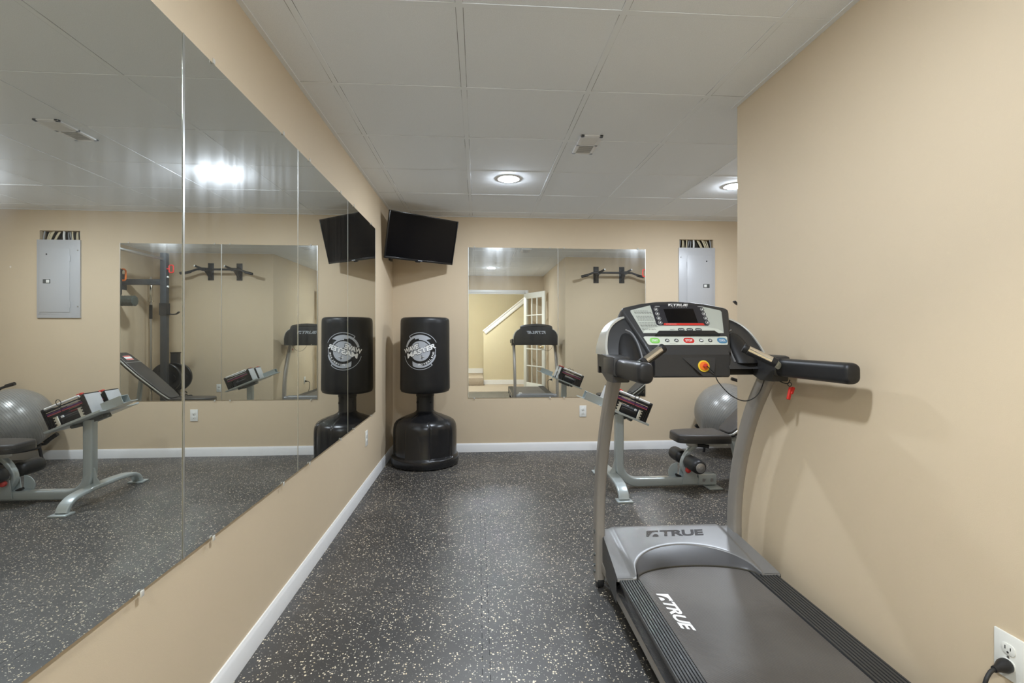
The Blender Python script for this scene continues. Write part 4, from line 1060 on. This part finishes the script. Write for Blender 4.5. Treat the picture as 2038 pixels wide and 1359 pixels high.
def block_dumbbell(b0, label):
    """nested-plate dumbbell lying along the tray, handle parallel to the slope; b0 = offset across the tray"""
    L, W, H = .305, .150, .160; a0 = .045
    t = thing('adjustable_dumbbell', tuple(tp(a0, b0, .004)), label, 'dumbbell', 'adjustable block dumbbells on the bench tray')
    def P(a, b, c): return tp(a0+a, b0+b, .004+c)
    for s in (-1, 1):
        e = MB()
        for i in range(5):
            a = s*(L/2-.006-i*.0125); k = 1-.04*i
            pts = [(-W/2*k, 0), (-W/2*k, H*k*.96), (-W/2*k+.008, H*k), (W/2*k-.008, H*k), (W/2*k, H*k*.96), (W/2*k, 0)]
            e.prism(pts, P(a-.0055, 0, .0), TB, TC, .011, .0015)
        e.build('weight_stack', 'bracket', t)
    ep = MB(); ep.box(P(-L/2-.001, 0, H*.5), (.002, W*.94, H*.90), .0008, TM); ep.build('end_sheen', 'panel', t, label='grey sheet painting the lit sheen of the end face')  # grey colour stands in for light catching the uphill end
    for j, (c, m_, r_) in enumerate(((H-.006, 'print', .0085), (H-.024, 'slot', .005), (H-.037, 'chrome', .0042), (H-.050, 'purple', .0045), (H-.060, 'pinkred', .0045), (H-.074, 'slot', .006))):
        for s in (-1, 1):
            rl = MB(); rl.cyl(P(-L/2+.03, s*(W/2-.002), c), P(L/2-.03, s*(W/2-.002), c), r_, n=10); rl.build('side_rail', m_, t)
    for s in (-1, 1):
        cb = MB(); cb.box(P(s*.082, -W/2+.012, .046), (.018, .010, .082), .001, TM)
        for i in range(4): cb.box(P(s*(.082+.012), -W/2+.012, .014+i*.021), (.014, .010, .010), .001, TM)
        cb.build('weight_comb', 'combw', t)
        wl = MB(); wl.box(P(s*.078, 0, .05), (.012, W*.80, .092), .002, TM); wl.build('handle_wall', 'bracket', t)
    gr = MB(); gr.cyl(P(-.075, -.02, .050), P(.075, -.02, .050), .022, n=20); gr.build('handle', 'foam', t)
    pd = MB(); pd.box(P(0, -.046, .030), (.130, .03, .045), .012, TM); pd.build('wrist_pad', 'black', t)
    ck = MB(); ck.box(P(.050, -.052, .066), (.018, .012, .016), .003, TM); ck.build('handle_clip', 'print', t)
    tg = MB(); tg.box(P(-.12, -W/2+.02, H+.004), (.035, .03, .014), .003, TM); tg.build('top_tag', 'red', t)
    lp = MB(); c = P(.015, -W/2-.006, H+.002); lp.tube([c+TA*.016*cos(2*pi*i/24)+TC*.022*sin(2*pi*i/24) for i in range(24)], .0024, 8, closed=True)
    lp.tube([c-TC*.02, c-TC*.075+TA*.004], .0020, 6); lp.build('selector_loop', 'elastic', t)
M['purple'] = mat('purple_rail', (.16, .05, .20), .35)
M['pinkred'] = mat('rose_rail', (.50, .12, .14), .35)
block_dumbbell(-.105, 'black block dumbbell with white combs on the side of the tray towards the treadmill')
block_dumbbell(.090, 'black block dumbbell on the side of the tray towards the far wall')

# ------------------------------------------------------------------ exercise ball on its frame
def ball():
    c = V3((2.455, 4.735, .425)); r = .290
    b = MB().sphere(c, r, 64); b.build('exercise_ball', 'ball', label='grey ribbed exercise ball against the far wall', cat='exercise ball', smooth=180, origin=c)
    t = thing('ball_stand', (c.x, c.y, 0), 'black tubular stand with foam grips under the grey exercise ball', 'stand')
    rg = .175; zr = c.z-sqrt((r+.016)**2-rg**2)
    MB().torus((c.x, c.y, zr), rg, .016, (0, 0, 1)).build('cradle_ring', 'bracket', t)
    for a in (.5, 2.6, 4.7):
        MB().tube([(c.x+rg*cos(a), c.y+rg*sin(a), zr), (c.x+rg*1.15*cos(a), c.y+rg*1.15*sin(a), .012)], .013, 10).build('leg', 'bracket', t)
    MB().tube(catmull([(c.x+rg, c.y, zr), (c.x+.335, c.y+.02, .20), (c.x+.36, c.y+.20, .45), (c.x+.34, c.y+.235, .66), (c.x+.27, c.y+.245, .715)], 6), .012, 10).build('arm_tube', 'bracket', t)
    MB().tube([(c.x+.27, c.y+.245, .715), (c.x+.195, c.y+.245, .738)], .017, 14).build('foam_grip', 'foam', t)
    MB().tube(catmull([(c.x-.05, c.y+rg, zr), (c.x-.10, c.y+.21, .17), (c.x-.14, c.y+.215, .205)], 6), .012, 10).build('arm_tube', 'bracket', t)
    MB().tube([(c.x-.10, c.y+.215, .185), (c.x-.20, c.y+.225, .262)], .019, 14).build('foam_grip', 'foam', t)
ball()

# ------------------------------------------------------------------ wall-mounted rack in the alcove
RX, RY1, RY2, RTOP = 2.50, 3.11, 4.30, 2.30
def rack():
    t = thing('squat_rack', (RX, (RY1+RY2)/2, 0), 'grey steel squat rack fixed to the alcove wall, seen in the mirrors', 'squat rack')
    q = .0375
    for y in (RY1, RY2):
        up = MB().bb(RX-q, RX+q, y-q, y+q, .008, RTOP, .004); uo = up.build('upright', 'rack', t)
        h = MB()
        for i in range(20):
            z = .18+i*.105
            h.cyl((RX-q-.0004, y, z), (RX-q+.001, y, z), .0085, n=12); h.cyl((RX, y+q-.001, z), (RX, y+q+.0004, z), .0085, n=12)
            h.cyl((RX, y-q+.001, z), (RX, y-q-.0004, z), .0085, n=12)
        h.build('adjustment_holes', 'slot', uo)
        MB().bb(RX-.065, RX+.065, y-.065, y+.065, 0, .008, .001).build('base_plate', 'rack', t)
        b = MB(); b.bb(RX+q, XA-.006, y-q, y+q, 1.868, 1.942, .003); bo = b.build('wall_beam', 'rack', t)
        h = MB()
        for i in range(4): h.cyl((RX+.10+.06*i, y+q-.001, 1.905), (RX+.10+.06*i, y+q+.0004, 1.905), .0085, n=12)
        h.build('adjustment_holes', 'slot', bo)
        MB().bb(XA-.006, XA, y-.06, y+.06, 1.80, 2.01, .001).build('wall_plate', 'rack', t)
        for z in (1.975, 1.845):
            MB().cyl((RX-q-.014, y, z), (RX-q, y, z), .014, n=14).build('bolt', 'plate', t); MB().cyl((RX+q, y, z), (RX+q+.012, y, z), .013, n=14).build('bolt', 'plate', t)
        j = MB(); j.bb(RX-q-.012, RX+q+.006, y+q, y+q+.008, 1.46, 1.62).bb(RX-q-.012, RX-q-.002, y-q, y+q+.008, 1.46, 1.62)
        j.sweep(catmull([(RX-q-.008, y, 1.478), (RX-q-.07, y, 1.470), (RX-q-.12, y, 1.478), (RX-q-.150, y, 1.505)], 5), rrect(.045, .012, .004, 2), (0, 1, 0)); j.build('bar_hook', 'bracket', t)
    MB().tube([(RX, RY1, 2.215), (RX, RY2, 2.215)], .017, 16).build('pull_up_tube', 'steel', t)
    rd = MB(); y = RY1
    c = V3((RX-q-.055, y+.01, 2.085)); rd.tube([c+V3((a, 0, b)) for a, b in rrect(.055, .10, .018, 4)], .009, 8, closed=True); rd.cyl((RX-q, y+.01, 2.085), (RX-q-.03, y+.01, 2.085), .010, n=12); rd.build('pull_pin_handle', 'red', t, label='red loop handle')
    return t
rack()

def weight_plate(c, axis, r, label):
    c = V3(c); ax = V3(axis).normalized()
    t = thing('weight_plate', (c.x, c.y, c.z-r), label, 'weight plate', 'black weight plates at the rack')
    p = MB(); p.lathe([(.027, -.016), (.045, -.018), (.055, -.010), (r*.52, -.009), (r*.80, -.009), (r*.86, -.018), (r*.97, -.019), (r, -.013), (r, .013), (r*.97, .019), (r*.86, .018), (r*.80, .009), (r*.52, .009), (.055, .010), (.045, .018), (.027, .016), (.027, -.016)], c, ax, 64, caps=False); p.build('disc', 'iron', t)
    u = V3((0, 0, 1)); v = ax.cross(u).normalized()
    k = MB()
    for i in range(3):
        a = 2*pi*i/3+.5
        for s in (-1, 1):
            pts = [c+ax*s*.0205+(u*cos(a+d)+v*sin(a+d))*r*rr for d, rr in ((-.35, .58), (-.2, .66), (0, .69), (.2, .66), (.35, .58))]
            k.tube(pts, .006, 8)
    k.build('grip_rib', 'iron', t)
    k = MB()
    for s in (-1, 1): put_text(k, '45', lambda a, b_: c+ax*s*.0097+v*(-s)*(a-.5)*r*.30+u*(r*(.62)+b_*r*.14-r*.0), bold=.02)
    k.build('weight_number', 'printgrey', t, recalc=False)
def plate_tree():
    x, y = 2.585, 2.72
    t = thing('plate_tree', (x, y, 0), 'black upright plate holder behind the rack, carrying the weight plates', 'plate holder')
    MB().bb(x-.045, x+.045, y-.045, y+.045, .012, .93, .004).build('post', 'bracket', t)
    MB().bb(x-.05, x+.05, y-.05, y+.05, .93, .945, .003).build('post_cap', 'black', t)
    MB().cyl((x-.03, y+.04, .60), (x-.03, y+.30, .60), .0235, n=18).build('peg', 'steel', t)
    MB().tube(catmull([(x-.02, y+.03, .46), (x-.10, y+.10, .36), (x-.17, y+.16, .285)], 6), .016, 12).build('arm', 'bracket', t)
    MB().cyl((x-.17, y+.16, .283), (x-.17, y+.16, .288), .07, n=28).build('shelf_disc', 'bracket', t)
    for dx, dy in ((-.22, .16), (.20, .14), (0, -.17)):
        MB().tube([(x, y, .10), (x+dx*.6, y+dy*.6, .05), (x+dx, y+dy, .018)], .018, 12).build('foot', 'bracket', t)
plate_tree()
weight_plate((2.555, 2.985, .60), (0, 1, 0), .20, 'outer black weight plate on the plate holder peg, partly behind the rack post')
weight_plate((2.535, 2.85, .60), (-.10, 1, 0), .20, 'black weight plate on the inner end of the plate holder peg, farther from the mirror')
weight_plate((2.415, 2.88, .308), (.25, -.1, 1), .10, 'small black weight plate lying on the low arm of the plate holder')

def barbell():
    x, y = 2.935, 2.70
    t = thing('barbell', (x, y, 0), 'steel barbell standing upright in the alcove corner behind the rack', 'barbell')
    MB().cyl((x, y, .40), (x, y, 1.66), .0142, n=18).build('shaft', 'steel', t)
    MB().cyl((x, y, 1.42), (x, y, 1.62), .0205, n=18).build('grip_sleeve', 'foam', t)
    for z0, z1 in ((.05, .40), (1.66, 2.02)): MB().cyl((x, y, z0), (x, y, z1), .025, n=20, bev=.003).build('end_sleeve', 'chrome', t)
    for z in (.40, 1.66): MB().cyl((x, y, z), (x, y, z+.022), .036, n=24, bev=.003).build('collar', 'chrome', t)
    h = thing('barbell_holder', (x, y, 0), 'black floor socket holding the upright barbell in the alcove corner', 'barbell holder')
    MB().lathe([(.030, .012), (.030, .16), (.036, .16), (.036, .012), (.075, .010), (.078, 0), (0, 0), (0, .045), (.030, .045)], (x, y, 0), n=32, caps=False).build('socket', 'bracket', h)
barbell()
def wall_bits():
    t = thing('foam_roller', (2.86, 3.42, 1.64), 'dark ribbed foam roller hanging on a wall peg behind the rack', 'foam roller')
    c0, c1 = V3((2.76, 3.29, 1.64)), V3((3.005, 3.29, 1.64))
    L = (c1-c0).length
    def rf(r, z, a): return r+(.006 if (int(z/.020) % 2 == 0) and (.5+.5*sin(a*9) > .35) else 0)
    pr = [(.030, 0), (.060, 0)]+[(.064, z) for z in [.004+i*.0099 for i in range(24)]]+[(.060, L), (.030, L)]
    MB().lathe(pr, c0, c1-c0, 72, rf=lambda r, z, a: rf(r, z, a) if r > .062 else r).build('tube', 'rollergreen', t)
    for lab, m_, y0, dx in (('orange resistance band hanging beside the rack wall plate', 'orange', 3.235, 0.), ('black resistance band hanging beside the rack wall plate', 'elastic', 3.275, .03)):
        k = MB(); z1, z0 = 2.03, (1.94 if m_ == 'orange' else 1.74)
        pa = [(2.955+dx-.03*cos(a), y0, z) for a, z in ()]
        w = .032; loop = [(2.945+dx+w*sin(pi*i/8-pi/2), y0, z1+w*cos(pi*i/8-pi/2)) for i in range(9)]+[(2.945+dx+w*.9*sin(pi*i/8+pi/2), y0, z0+w*.9*cos(pi*i/8+pi/2)) for i in range(9)]
        k.tube(loop, .011, 8, closed=True); k.build('resistance_band', m_, label=lab, cat='resistance band')
    p = thing('wall_peg', (XA, 3.255, 2.035), 'black steel peg on the alcove wall with bands over it', 'peg')
    p_ = MB(); p_.cyl((XA, 3.255, 2.045), (XA-.09, 3.255, 2.045), .012, n=12); p_.cyl((XA, 3.255, 2.045), (XA-.006, 3.255, 2.045), .03, n=20); p_.build('peg_rod', 'bracket', p)
    for y in (3.30, 3.52):
        for z in (1.36, 1.22): pass
M['rollergreen'] = mat('dark_green_foam', (.05, .06, .052), .6)
wall_bits()

# ------------------------------------------------------------------ tidy up the helper property
for o in bpy.data.objects:
    if '_o' in o: del o['_o']
